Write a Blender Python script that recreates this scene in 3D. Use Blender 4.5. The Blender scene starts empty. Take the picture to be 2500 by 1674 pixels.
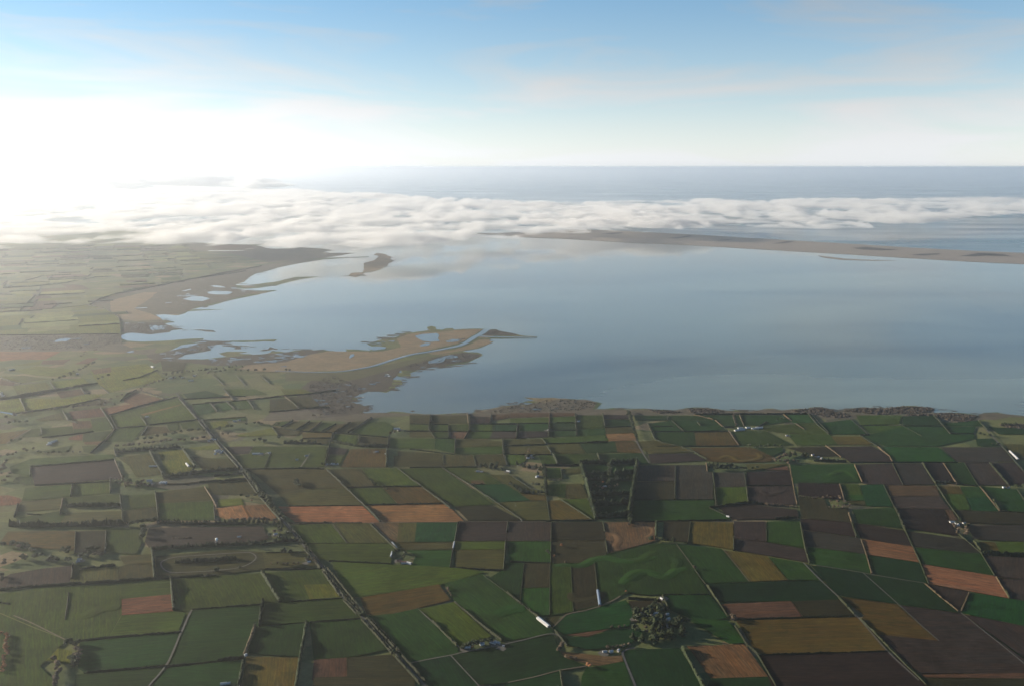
import bpy, bmesh, math, random
import numpy as np
from mathutils import Vector
from mathutils.geometry import tessellate_polygon

random.seed(7)
SC = bpy.context.scene
COL = SC.collection

# ------------------------------------------------------------------ camera
CAM_H = 1500.0                     # metres above the plain
F_PX = 2165.0                      # focal length for a 2500 pixel wide picture
HOR = 408.0                        # picture row of the true horizontal
PITCH = math.atan((837.0 - HOR) / F_PX)
cam_d = bpy.data.cameras.new('camera')
cam_d.sensor_width = 36.0
cam_d.lens = 36.0 * F_PX / 2500.0
cam_d.clip_start = 1.0
cam_d.clip_end = 900000.0
cam = bpy.data.objects.new('camera', cam_d)
cam.location = (0, 0, CAM_H)
cam.rotation_euler = (math.pi / 2 - PITCH, 0, 0)
COL.objects.link(cam)
SC.camera = cam

# ------------------------------------------------------------------ light
VEIL_POW, VEIL_MAX, VEIL_GAIN = 6.0, 0.88, 1.12
VEIL_COL = (0.975, 1.0, 1.015)
SUN_AZ = math.radians(-72.0)       # measured from the view direction (+Y), negative = to the left
SUN_EL = math.radians(10.5)
world = bpy.data.worlds.new('World')
SC.world = world
world.use_nodes = True
wn = world.node_tree.nodes
wl = world.node_tree.links
bg = wn['Background']
sky = wn.new('ShaderNodeTexSky')
sky.sky_type = 'NISHITA'
sky.sun_disc = False
sky.sun_elevation = SUN_EL
sky.sun_rotation = SUN_AZ
sky.altitude = 1500.0
sky.air_density = 1.0
sky.dust_density = 0.08
sky.ozone_density = 3.2
bg.inputs['Strength'].default_value = 0.057
# thin high veil of cirrus: the same sky light with its colour washed out, thickest low down and in wisps
tc = wn.new('ShaderNodeTexCoord')
sep = wn.new('ShaderNodeSeparateXYZ'); wl.new(tc.outputs['Generated'], sep.inputs[0])
def wmath(op, a, b=None, clamp=False):
    m = wn.new('ShaderNodeMath'); m.operation = op; m.use_clamp = clamp
    for k, v in enumerate((a, b)):
        if v is None: continue
        if hasattr(v, 'is_output'): wl.new(v, m.inputs[k])
        else: m.inputs[k].default_value = v
    return m.outputs[0]
zc = wmath('MAXIMUM', sep.outputs['Z'], 0.0)
az = wmath('ARCTAN2', sep.outputs['X'], sep.outputs['Y'])
comb = wn.new('ShaderNodeCombineXYZ')                     # bearing and height above the horizon
wl.new(az, comb.inputs[0]); wl.new(zc, comb.inputs[1])
wmap = wn.new('ShaderNodeMapping'); wl.new(comb.outputs[0], wmap.inputs[0])
wmap.inputs['Rotation'].default_value = (0, 0, 0.03)
wmap.inputs['Location'].default_value = (8.5, 11.5, 0.0)
wmap.inputs['Scale'].default_value = (3.2, 21.0, 1.0)
wisp = wn.new('ShaderNodeTexNoise'); wl.new(wmap.outputs[0], wisp.inputs['Vector'])
wisp.inputs['Scale'].default_value = 1.0
wisp.inputs['Detail'].default_value = 6.0
wisp.inputs['Roughness'].default_value = 0.55
wisp.inputs['Distortion'].default_value = 0.8
wr = wn.new('ShaderNodeMapRange'); wl.new(wisp.outputs['Fac'], wr.inputs[0])
wr.inputs[1].default_value = 0.47; wr.inputs[2].default_value = 0.76
wr.inputs[3].default_value = 0.0; wr.inputs[4].default_value = 0.58
low = wmath('POWER', wmath('SUBTRACT', 1.0, zc, True), VEIL_POW)
veil = wmath('ADD', wmath('MULTIPLY', low, VEIL_MAX), wr.outputs[0], True)
hsv = wn.new('ShaderNodeHueSaturation'); hsv.inputs['Hue'].default_value = 0.492; hsv.inputs['Saturation'].default_value = 1.12
wl.new(sky.outputs[0], hsv.inputs['Color'])
bw = wn.new('ShaderNodeRGBToBW'); wl.new(sky.outputs[0], bw.inputs[0])
vcol = wn.new('ShaderNodeVectorMath'); vcol.operation = 'SCALE'
vcol.inputs[0].default_value = VEIL_COL
wl.new(wmath('MULTIPLY', bw.outputs[0], VEIL_GAIN), vcol.inputs['Scale'])
vm = wn.new('ShaderNodeMix'); vm.data_type = 'RGBA'
wl.new(veil, vm.inputs[0]); wl.new(hsv.outputs[0], vm.inputs[6]); wl.new(vcol.outputs[0], vm.inputs[7])
wl.new(vm.outputs[2], bg.inputs['Color'])

sun_d = bpy.data.lights.new('sun', 'SUN')
sun_d.energy = 5.0
sun_d.angle = math.radians(0.5)
sun_d.color = (1.0, 0.87, 0.70)
sun = bpy.data.objects.new('sun', sun_d)
SUNV = Vector((math.sin(SUN_AZ) * math.cos(SUN_EL), math.cos(SUN_AZ) * math.cos(SUN_EL), math.sin(SUN_EL)))
sun.rotation_euler = SUNV.to_track_quat('Z', 'Y').to_euler()
sun.location = (-3000, 1000, 2500)
COL.objects.link(sun)

SC.view_settings.view_transform = 'Standard'
SC.view_settings.look = 'None'
SC.view_settings.exposure = 1.82
SC.view_settings.gamma = 1.0
SC.view_settings.use_curve_mapping = False
SC.render.engine = 'CYCLES'
SC.cycles.use_denoising = True
SC.cycles.denoiser = 'OPENIMAGEDENOISE'
SC.cycles.denoising_prefilter = 'ACCURATE'
SC.cycles.volume_bounces = 5
SC.cycles.max_bounces = 8
SC.cycles.transparent_max_bounces = 16

# ------------------------------------------------------------------ helpers
def G(px, py, z=0.0):
    """picture point (2500 x 1674) -> the point of the level z that it shows"""
    u = (px - 1250.0) / F_PX
    v = (837.0 - py) / F_PX
    c, s = math.cos(PITCH), math.sin(PITCH)
    dx, dy, dz = u, c + v * s, -s + v * c
    t = (z - CAM_H) / dz
    return Vector((dx * t, dy * t, z))

def tag(o, label=None, cat=None, group=None, kind=None):
    if label: o['label'] = label
    if cat: o['category'] = cat
    if group: o['group'] = group
    if kind: o['kind'] = kind
    return o

def mesh_obj(name, verts, faces, mat=None, parent=None, smooth=False):
    me = bpy.data.meshes.new(name)
    me.from_pydata([tuple(v) for v in verts], [], faces)
    me.update()
    if smooth:
        me.polygons.foreach_set('use_smooth', [True] * len(me.polygons))
    if mat: me.materials.append(mat)
    o = bpy.data.objects.new(name, me)
    COL.objects.link(o)
    if parent: o.parent = parent
    return o

class N:
    """small node-tree writer"""
    def __init__(s, name):
        s.m = bpy.data.materials.new(name); s.m.use_nodes = True
        s.t = s.m.node_tree; s.n = s.t.nodes; s.l = s.t.links
        s.n.clear(); s.out = s.n.new('ShaderNodeOutputMaterial')
    def add(s, typ, **kw):
        d = s.n.new(typ)
        for k, v in kw.items():
            if k.startswith('i_'):
                d.inputs[k[2:].replace('_', ' ')].default_value = v
            else:
                setattr(d, k, v)
        return d
    def link(s, a, b): s.l.new(a, b)
    def pos(s, scale=(1, 1, 1), rot=0.0):
        g = s.add('ShaderNodeNewGeometry')
        mp = s.add('ShaderNodeMapping')
        mp.inputs['Scale'].default_value = scale
        mp.inputs['Rotation'].default_value = (0, 0, rot)
        s.link(g.outputs['Position'], mp.inputs['Vector'])
        return mp.outputs[0]
    def noise(s, vec, scale, detail=3.0, rough=0.55, dist=0.0):
        t = s.add('ShaderNodeTexNoise', i_Scale=scale, i_Detail=detail, i_Roughness=rough, i_Distortion=dist)
        s.link(vec, t.inputs['Vector'])
        return t.outputs['Fac']
    def ramp(s, fac, stops):
        r = s.add('ShaderNodeValToRGB')
        e = r.color_ramp.elements
        while len(e) < len(stops): e.new(0.5)
        for k, (p, c) in enumerate(stops):
            e[k].position = p
            e[k].color = (c, c, c, 1) if isinstance(c, (int, float)) else (*c, 1)
        s.link(fac, r.inputs[0])
        return r.outputs[0]
    def mix(s, fac, a, b, mode='MIX'):
        m = s.add('ShaderNodeMix', data_type='RGBA', blend_type=mode)
        for sock, v in ((m.inputs[0], fac), (m.inputs[6], a), (m.inputs[7], b)):
            if hasattr(v, 'is_output'): s.link(v, sock)
            elif isinstance(v, (int, float)): sock.default_value = v
            else: sock.default_value = (*v, 1)
        return m.outputs[2]
    def bsdf(s, color, rough=0.9, spec=0.15, **kw):
        b = s.add('ShaderNodeBsdfPrincipled')
        if hasattr(color, 'is_output'): s.link(color, b.inputs['Base Color'])
        else: b.inputs['Base Color'].default_value = (*color, 1)
        if hasattr(rough, 'is_output'): s.link(rough, b.inputs['Roughness'])
        else: b.inputs['Roughness'].default_value = rough
        b.inputs['Specular IOR Level'].default_value = spec
        for k, v in kw.items(): b.inputs[k].default_value = v
        s.link(b.outputs[0], s.out.inputs['Surface'])
        return b
    def bump(s, b, height, strength=1.0, dist=1.0):
        u = s.add('ShaderNodeBump')
        u.inputs['Strength'].default_value = strength
        u.inputs['Distance'].default_value = dist
        s.link(height, u.inputs['Height'])
        s.link(u.outputs[0], b.inputs['Normal'])
# ------------------------------------------------------------------ sea and lake
def disc(r, z, n=96, cx=0.0, cy=0.0):
    return [(cx + r * math.cos(2 * math.pi * k / n), cy + r * math.sin(2 * math.pi * k / n), z) for k in range(n)], [tuple(range(n))]

def water_mat(name, deep, bump_s, rough):
    w = N(name)
    big = w.noise(w.pos((0.00013, 0.00034, 0), 0.35), 1.0, 4, 0.6, 0.8)
    streak = w.noise(w.pos((0.00022, 0.0012, 0), 0.15), 1.0, 4, 0.62, 0.5)
    m = w.mix(0.3, big, streak)
    f = w.ramp(m, [(0.38, 0.0), (0.62, 1.0)])
    col = w.mix(f, tuple(c * 0.55 for c in deep), tuple(c * 1.55 for c in deep))
    r = w.ramp(m, [(0.38, rough * 0.6), (0.62, rough * 1.4)])
    b = w.bsdf(col, r, 0.5)
    b.inputs['IOR'].default_value = 1.333
    hgt = w.noise(w.pos((0.02, 0.03, 0.02)), 1.0, 3, 0.6)
    w.bump(b, hgt, 0.6, bump_s)
    return w.m
M_SEA = water_mat('sea_water', (0.015, 0.055, 0.065), 0.02, 0.22)
M_LAKE = water_mat('lake_water', (0.094, 0.112, 0.086), 0.12, 0.08)

v, f = disc(300000, -1.0, 128)
tag(mesh_obj('sea', v, f, M_SEA), kind='structure')
# ------------------------------------------------------------------ survey: outlines read off enlarged views of the place
TILE = {'a1': (0, 1274), 'a2': (500, 1274), 'a3': (1000, 1274), 'a4': (1500, 1274), 'a5': (1900, 1274),
        'b1': (0, 950), 'b2': (500, 950), 'b3': (1000, 950), 'b4': (1500, 950), 'b5': (1900, 950),
        'c1': (0, 650), 'c2': (300, 550), 'c3': (800, 750), 'd1': (0, 380), 'd2': (700, 380), 'd3': (1400, 380), 's': (0, 0)}
TSCALE = {'d1': 2.9275, 'd2': 2.9275, 'd3': 2.129, 's': 1.0}
def px(tile, words):
    ox, oy = TILE[tile]; k = TSCALE.get(tile, 3.9033)
    out = []
    for w in words:
        x, y = w.split(',')
        out.append((ox + float(x) / k, oy + float(y) / k))
    return out
def frac(pts, amp, step, seed, closed=True):
    """break a line up into an irregular natural edge (ground metres)"""
    r = random.Random(seed); out = []
    n = len(pts)
    for k in range(n if closed else n - 1):
        a, b = pts[k], pts[(k + 1) % n]
        d = (b - a).length
        m = max(1, min(40, int(d / step)))
        nv = Vector((-(b - a).y, (b - a).x, 0)).normalized() if d > 0 else Vector((0, 0, 0))
        w = 0
        for j in range(m):
            t = j / m
            if j:
                w = 0.5 * w + r.uniform(-amp, amp)
            out.append(a.lerp(b, t) + nv * (w * math.sin(math.pi * t) if j else 0))
    if not closed: out.append(pts[-1])
    return out
def sheet(name, pts, z, mat, parent=None):
    v = [(p.x, p.y, z) for p in pts]
    tris = tessellate_polygon([[Vector(p) for p in v]])
    fs = []
    for t in tris:
        a, b, c = (Vector(v[i]) for i in t)
        fs.append(t if (b - a).cross(c - a).z > 0 else t[::-1])
    return mesh_obj(name, v, fs, mat, parent)

# ------------------------------------------------------------------ ground materials
FIELD_COL = {
    'G': (0.040, 0.085, 0.024), 'E': (0.046, 0.105, 0.024), 'g': (0.064, 0.096, 0.030), 'L': (0.130, 0.150, 0.032),
    'O': (0.092, 0.094, 0.034), 'Y': (0.125, 0.100, 0.032), 'B': (0.270, 0.150, 0.080), 'C': (0.340, 0.182, 0.088),
    'd': (0.170, 0.110, 0.066), 'P': (0.084, 0.068, 0.057), 'p': (0.072, 0.070, 0.056), 'D': (0.058, 0.041, 0.034),
    'K': (0.020, 0.052, 0.014), 'T': (0.028, 0.082, 0.029), 'R': (0.130, 0.066, 0.050), 'o': (0.062, 0.062, 0.030), 'W': (0.074, 0.086, 0.036)}  # W is lighter for the far plain, with distance haze in its colour
FIELD_WORD = {'G': 'dark green grass field', 'E': 'bright green grass field', 'g': 'green pasture', 'L': 'yellow green pasture',
    'O': 'olive pasture', 'Y': 'yellowish olive field', 'B': 'tan stubble field', 'C': 'orange stubble field', 'd': 'dull brown field',
    'P': 'purple brown ploughed field', 'p': 'grey brown ploughed field', 'D': 'dark brown ploughed field', 'K': 'deep green crop field',
    'T': 'blue green crop field', 'R': 'reddish brown ploughed field', 'o': 'dark olive pasture', 'W': 'soft green pasture'}
def field_mat(cls, col, row_angle):
    """rows run along each field's own longest side (its UV map is in metres along and across that side)"""
    w = N('field_' + FIELD_WORD[cls].replace(' ', '_'))
    inf = w.add('ShaderNodeObjectInfo')
    rnd = inf.outputs['Random']
    uv = w.add('ShaderNodeUVMap'); uv.uv_map = 'rows'
    def umap(sc):
        mp = w.add('ShaderNodeMapping'); mp.inputs['Scale'].default_value = sc
        w.link(uv.outputs[0], mp.inputs['Vector']); w.link(inf.outputs['Location'], mp.inputs['Location'])
        return mp.outputs[0]
    rough_land = cls in 'PpDRBCd'
    big = w.noise(w.pos((0.0065, 0.0065, 0)), 1.0, 5, 0.62, 0.7)
    damp = w.noise(w.pos((0.013, 0.013, 0), 0.7), 1.0, 4, 0.6, 1.2)
    streak = w.noise(umap((0.003, 0.055, 0)), 1.0, 4, 0.7)
    fine = w.noise(umap((0.02, 0.16, 0)), 1.0, 3, 0.65)
    grain = w.noise(w.pos((0.3, 0.3, 0)), 1.0, 2, 0.6)
    wv = w.add('ShaderNodeTexWave', wave_type='BANDS', bands_direction='Y', i_Scale=0.0135, i_Distortion=0.35, i_Detail=1.0)
    w.link(umap((1, 1, 0)), wv.inputs['Vector'])
    c0 = tuple(c * 0.52 for c in col); c1 = tuple(c * 1.5 for c in col)
    warm = (min(1, col[0] * 1.7), col[1] * 1.2, col[2] * 0.9)
    cool = (col[0] * 0.6, col[1] * 0.72, col[2] * 0.75)
    c = w.mix(w.ramp(big, [(0.30, 0), (0.70, 1)]), c0, c1)
    c = w.mix(w.ramp(streak, [(0.38, 0.0), (0.66, 0.8)]), c, warm)
    c = w.mix(w.ramp(damp, [(0.55, 0.0), (0.70, 0.6)]), c, cool)
    c = w.mix(0.7 if rough_land else 0.55, c, w.ramp(fine, [(0.3, 0.12), (0.7, 0.88)]), 'OVERLAY')
    tl = w.ramp(wv.outputs['Fac'], [(0.0, 0.75), (0.10, 0.5), (1.0, 0.5)])
    c = w.mix(0.5, c, tl, 'OVERLAY')
    c = w.mix(0.35, c, w.ramp(grain, [(0.25, 0.15), (0.75, 0.9)]), 'OVERLAY')
    hs = w.add('ShaderNodeHueSaturation')
    w.link(c, hs.inputs['Color'])
    w.link(w.ramp(rnd, [(0.0, 0.74), (1.0, 1.28)]), hs.inputs['Value'])
    w.link(w.ramp(rnd, [(0.0, 0.515), (0.37, 0.485), (0.71, 0.52), (1.0, 0.49)]), hs.inputs['Hue'])
    w.bsdf(hs.outputs[0], 0.95, 0.05)
    return w.m
def row_uv(o):
    me = o.data; vs = [v.co for v in me.vertices]
    n = len(vs); best = max(range(n), key=lambda k: (vs[(k + 1) % n] - vs[k]).length_squared)
    ax = (vs[(best + 1) % n] - vs[best]); ax.z = 0; ax.normalize(); org = vs[0].copy()
    u = me.uv_layers.new(name='rows')
    for lp in me.loops:
        d = vs[lp.vertex_index] - org
        u.data[lp.index].uv = (d.x * ax.x + d.y * ax.y, -d.x * ax.y + d.y * ax.x)
    return o
def tone(k, c):
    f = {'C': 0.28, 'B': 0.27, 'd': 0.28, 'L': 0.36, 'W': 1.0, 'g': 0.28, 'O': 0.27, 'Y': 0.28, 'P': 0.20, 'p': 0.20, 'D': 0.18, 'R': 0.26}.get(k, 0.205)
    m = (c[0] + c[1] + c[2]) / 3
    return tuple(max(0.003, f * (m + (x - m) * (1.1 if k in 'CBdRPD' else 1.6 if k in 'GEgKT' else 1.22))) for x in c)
FIELD_COL = {k: tone(k, c) for k, c in FIELD_COL.items()}
M_FIELD = {k: field_mat(k, c, 0.35 + 0.9 * i) for i, (k, c) in enumerate(FIELD_COL.items())}

def patchwork_mat():
    """open farmland too far off to trace: fields laid out by a warped chequer of cells"""
    w = N('farmland')
    vor = w.add('ShaderNodeTexVoronoi', feature='F1', distance='CHEBYCHEV', i_Scale=1.0, i_Randomness=0.75)
    w.link(w.pos((0.0042, 0.0058, 0), 0.45), vor.inputs['Vector'])
    sp = w.add('ShaderNodeSeparateColor'); w.link(vor.outputs['Color'], sp.inputs[0])
    c = w.ramp(sp.outputs[0], [(0.0, (0.050, 0.070, 0.026)), (0.25, (0.095, 0.100, 0.034)), (0.55, (0.072, 0.084, 0.030)),  # brightened tones: some of the distant haze is put into the colour
                               (0.74, (0.110, 0.102, 0.045)), (0.87, (0.17, 0.12, 0.07)), (0.95, (0.06, 0.052, 0.038))])
    r = c.node.color_ramp; r.interpolation = 'CONSTANT'
    n = w.noise(w.pos((0.004, 0.006, 0)), 1.0, 5, 0.62, 0.5)
    c = w.mix(w.ramp(n, [(0.3, 0.0), (0.7, 0.75)]), c, (0.055, 0.058, 0.025))
    g = w.noise(w.pos((0.05, 0.05, 0)), 1.0, 3, 0.6)
    c = w.mix(0.35, c, w.ramp(g, [(0.25, 0.15), (0.75, 0.9)]), 'OVERLAY')
    w.bsdf(c, 0.95, 0.05)
    return w.m
M_PATCH = patchwork_mat()
def marsh_mat(name, a, b, c2):
    w = N(name)
    n = w.noise(w.pos((0.0035, 0.0055, 0), 0.4), 1.0, 6, 0.66, 1.2)
    f = w.noise(w.pos((0.018, 0.03, 0), 0.4), 1.0, 5, 0.68, 0.6)
    c = w.mix(w.ramp(n, [(0.34, 0), (0.66, 1)]), a, b)
    c = w.mix(w.ramp(f, [(0.45, 0), (0.7, 0.8)]), c, c2)
    bs = w.bsdf(c, 0.95, 0.05)
    return w.m
M_MARSH = marsh_mat('marsh', (0.070, 0.062, 0.040), (0.098, 0.078, 0.054), (0.044, 0.040, 0.028))
M_REED = marsh_mat('reed_bed', (0.185, 0.128, 0.072), (0.130, 0.098, 0.056), (0.098, 0.080, 0.045))
M_FRINGE = marsh_mat('wet_fringe', (0.050, 0.042, 0.030), (0.065, 0.052, 0.036), (0.034, 0.030, 0.023))
M_SHINGLE = marsh_mat('shingle_spit', (0.190, 0.155, 0.120), (0.230, 0.185, 0.140), (0.150, 0.122, 0.095))
M_GRASSY = marsh_mat('rough_grass', (0.070, 0.066, 0.030), (0.058, 0.056, 0.026), (0.085, 0.068, 0.038))

# ------------------------------------------------------------------ lake, land, spit
lake_px = [(3900, 1250), (3300, 1060), (2500, 1080), (1250, 1060), (700, 1050), (200, 850), (200, 700), (420, 575), (900, 556), (1250, 566),
           (1700, 590), (2100, 606), (2500, 632), (3200, 676), (4000, 730)]
lake = tag(sheet('lake', [G(*p) for p in lake_px], 0.0, M_LAKE), kind='structure')

SHORE = [('s', '4200,1500 3400,1120 2900,1040'),
 ('b5', '2342,250 2200,240 2080,215 1960,220 1900,245 1800,228 1700,220 1560,228 1480,222 1500,190 1420,170 1300,155 1180,158 1100,180 980,175 900,178 840,175 760,172 660,188 640,205 540,205 480,185 420,168 300,172 270,185 130,185 60,205'),
 ('b4', '1500,180 1420,185 1380,215 1240,210 1160,195 1110,205 1040,195 940,180 820,170 700,175 660,180 700,200 620,205 540,195 440,190 340,190 300,205 140,195 60,185'),
 ('b3', '2342,190 2240,200 2080,195 2020,185 1940,175 1860,185 1780,185 1835,130 1700,100 1540,90 1360,78 1240,82 1080,75 1190,105 1075,120 1190,130 1080,145 960,150 860,165 740,190 640,215 560,235 440,225 300,235 200,240 100,230'),
 ('b2', '1950,225 1880,213 1780,208 1740,218 1690,225 1580,235 1500,240 1350,250 1480,232 1510,212 1480,200 1560,180 1480,160 1420,150 1390,120 1420,100'),
 ('c3', '285,875 240,850 280,830 370,800 480,800 560,810 640,770 650,740 715,735 710,705 690,690 600,685 550,690 530,720 540,745 440,762 320,735 480,725 560,690 590,668 450,660 580,650 530,636 620,610 680,595 710,615 640,635 680,660 800,650 780,630 840,605 900,590 980,570 1060,565 1180,555 1280,540 1360,515 1480,455 1440,430 1330,425 1285,415 1420,395 1500,365 1585,330 1530,315 1560,300 1700,300 1990,298 1998,280 1860,272 1800,258 1640,225 1600,210 1540,218 1515,212 1470,206 1340,207 1200,215 1190,200 1120,205 1100,215 1030,212 1030,190 990,180 945,190 960,220 900,230 820,240 740,245 690,260 650,285 560,295 480,315 370,350 420,378 400,412 240,400 170,400 210,430 240,450 200,482 185,440 60,415'),
 ('c2', '1860,1185 1760,1195 1690,1190 1600,1200 1560,1215 1500,1200 1420,1200 1380,1220 1250,1240 1220,1225 1100,1220 1200,1205 1000,1200 910,1220 990,1250 870,1262 760,1275 520,1270 600,1225 720,1200 830,1195 840,1175 780,1160 830,1140 950,1120 1050,1110 1200,1112 1340,1105 1440,1110 1475,1090 1380,1090 1250,1098 1060,1100 940,1105 880,1115 790,1115 730,1103 560,1120 760,1090 780,1078 630,1082 480,1095 300,1105 160,1108 40,1100'),
 ('c1', '1160,690 1155,660 1240,620 1290,630 1440,640 1620,625 1640,610 1740,600 1650,590 1640,570 1560,550 1600,540 1670,530 1560,515 1500,495 1430,480 1470,465 1560,460 1700,470 1750,455 1800,430 2150,412 1820,413'),
 ('c2', '730,785 860,760 1000,720 1180,685 1480,620 1280,625 1080,612 1300,598 1480,570 1640,530 1740,510 1880,490 1640,495 1480,535 1300,560 1160,575 1070,570 1160,540 1200,500 1260,465 1400,430 1480,405 1600,380 1760,350 1900,330 2100,315 2340,306 2342,300 1920,312 2060,280 2220,265 1980,265 1900,255 2010,240 1900,225 1700,212 1500,215 1420,220 1270,195 1400,180 1200,185 840,180 700,160'),
 ('s', '460,575 380,558 -500,548 -2600,560 -5200,900 -3300,2300 4600,2300')]
shore = []
for t, w in SHORE: shore += [G(*p) for p in px(t, w.split())]
edge = frac(shore, 9.0, 40.0, 3)
land = tag(sheet('farmland', edge, 0.6, M_PATCH), kind='structure')

spit_px = px('d2', '1180,552 1500,556 1640,548 1800,545'.split()) + px('d3', '0,383 150,388 300,395 600,410 1100,440 1480,462 1760,480 2050,495 2342,507 3400,580'.split()) \
    + px('d3', '3400,640 2342,566 2040,552 1700,532 1420,515 1100,497 850,482 600,467 300,455 0,437'.split()) + px('d2', '1700,586 1400,566'.split())
spit = tag(sheet('spit', frac([G(*p) for p in spit_px], 14, 160, 5), 2.0, M_SHINGLE), kind='structure')
bar_px = px('d3', '1265,519 1320,526 1420,537 1560,543 1690,547 1560,548 1400,544 1300,532'.split())
tag(sheet('sand_bar', frac([G(*p) for p in bar_px], 8, 120, 6), 1.2, M_SHINGLE), kind='structure')

def patch(name, tile, words, z, mat, amp=9.0, step=40.0, seed=1):
    return tag(sheet(name, frac([G(*p) for p in px(tile, words.split())], amp, step * 0.8, seed), z, mat), kind='structure')
# marsh and reed beds round the shore
patch('marsh', 'b5', '2342,270 2200,262 2080,290 1960,285 1880,300 1740,330 1600,310 1480,262 1200,255 1180,245 940,245 700,285 640,275 460,285 330,245 270,238 0,238 0,205 120,190 280,190 430,172 540,208 640,205 760,175 1000,178 1200,162 1420,175 1490,195 1480,222 1700,226 1900,250 1960,225 2080,222 2342,255', 1.0, M_MARSH, 6, 40, 2)
patch('marsh', 'b4', '1560,236 1180,240 760,245 400,245 160,250 60,245 -80,240 -240,250 -760,265 -1200,290 -1220,250 -900,180 -520,92 -250,100 -160,128 -210,188 20,190 340,196 540,202 700,180 940,186 1240,214 1420,190 1560,190', 1.0, M_MARSH, 6, 40, 3)
patch('marsh', 'b3', '790,300 760,330 580,262 200,255 0,250 -260,262 -560,310 -900,290 -1400,300 -1300,190 -900,40 -560,90 -520,230 -200,222 100,235 300,240 600,232 860,170 1100,148 1300,100 1100,270 960,275', 0.9, M_MARSH, 6, 40, 4)
patch('marsh', 'c3', '0,640 130,650 450,620 700,560 960,480 1300,430 1470,452 1350,512 1060,560 840,600 690,600 560,800 380,800 250,850 220,900 390,955 290,1010 180,1030 0,1040 -260,960 -300,800 -160,700', 1.0, M_FRINGE, 8, 40, 5)
patch('reed_bed', 'c3', '-300,560 0,520 180,490 320,430 520,420 700,380 660,300 760,260 930,240 1050,240 1300,215 1480,212 1380,270 1250,345 1000,400 800,445 600,500 420,560 260,590 120,605 -300,600', 1.4, M_REED, 9, 60, 6)
patch('reed_bed', 'c3', '960,455 1200,405 1380,345 1440,310 1560,308 1530,318 1575,332 1500,362 1410,392 1270,415 1100,440', 1.5, M_REED, 6, 50, 7)
patch('reed_bed', 'c2', '1060,1370 1200,1330 1560,1300 1780,1230 1940,1200 2342,1200 2342,1340 2040,1385 1640,1400 1380,1395', 1.25, M_REED, 8, 60, 8)
patch('rough_grass', 'c3', '-400,620 120,625 400,580 700,520 960,460 1000,500 700,570 560,610 450,640 300,680 100,720 -100,700 -400,700', 1.3, M_GRASSY, 8, 60, 9)
patch('wet_fringe', 'c3', '1475,270 1510,235 1560,212 1610,212 1640,228 1800,258 1800,270 1640,272', 1.5, M_FRINGE, 4, 40, 10)
patch('wet_fringe', 'c2', '0,925 130,930 380,925 440,955 480,975 570,990 460,1000 450,1020 260,1040 100,1025 0,1030', 1.2, M_FRINGE, 8, 40, 11)
patch('marsh', 'c2', '0,640 420,560 900,455 1300,385 1700,330 1900,330 1600,378 1400,425 1250,465 1200,500 1070,565 1080,610 1290,628 1000,715 700,780 560,850 300,850 380,905 400,925 120,925 0,920 -160,850 -260,790 -330,720', 0.9, M_MARSH, 10, 60, 12)
patch('reed_bed', 'c2', '-120,720 0,690 200,640 330,640 200,740 100,800 260,840 330,870 380,900 120,915 0,900 -110,830', 1.2, M_REED, 10, 60, 13)
patch('marsh', 'c2', '520,1270 760,1280 1000,1255 1200,1235 1480,1215 1700,1195 1940,1180 1800,1230 1560,1300 1200,1330 900,1340 640,1310 300,1290 220,1240 600,1160 800,1100 1050,1105 800,1150 840,1190 600,1230', 0.95, M_FRINGE, 8, 40, 14)
patch('marsh', 'c1', '0,665 500,655 1150,645 1165,745 1300,800 1500,780 1480,850 900,800 600,810 330,815 0,812', 0.9, M_MARSH, 12, 60, 15)
patch('marsh', 'c2', '-300,190 200,195 700,165 1200,190 1420,222 1700,214 2000,240 1880,262 2200,268 1900,315 1700,330 1400,360 1300,330 900,250 200,250', 0.9, M_MARSH, 14, 120, 16)

# small islands
patch('island', 'd2', '640,697 700,705 750,725 735,740 762,755 725,775 710,795 640,825 560,838 500,870 440,860 460,840 540,835 555,815 550,790 560,765 610,755 640,735 660,720 620,710', 0.8, M_REED, 18, 60, 17)
patch('island', 'c2', '640,997 760,995 860,1003 890,1018 800,1015 720,1003', 0.8, M_FRINGE, 6, 40, 18)
patch('island', 'c2', '1300,1190 1390,1178 1400,1158 1440,1168 1420,1185 1350,1195', 0.8, M_FRINGE, 5, 40, 19)
patch('island', 'c2', '980,1148 1060,1148 1120,1160 1130,1178 1050,1180 1080,1162', 0.8, M_FRINGE, 5, 40, 20)
patch('island', 'b3', '1,205 30,200 60,208 30,214', 0.8, M_FRINGE, 3, 30, 21)

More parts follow.
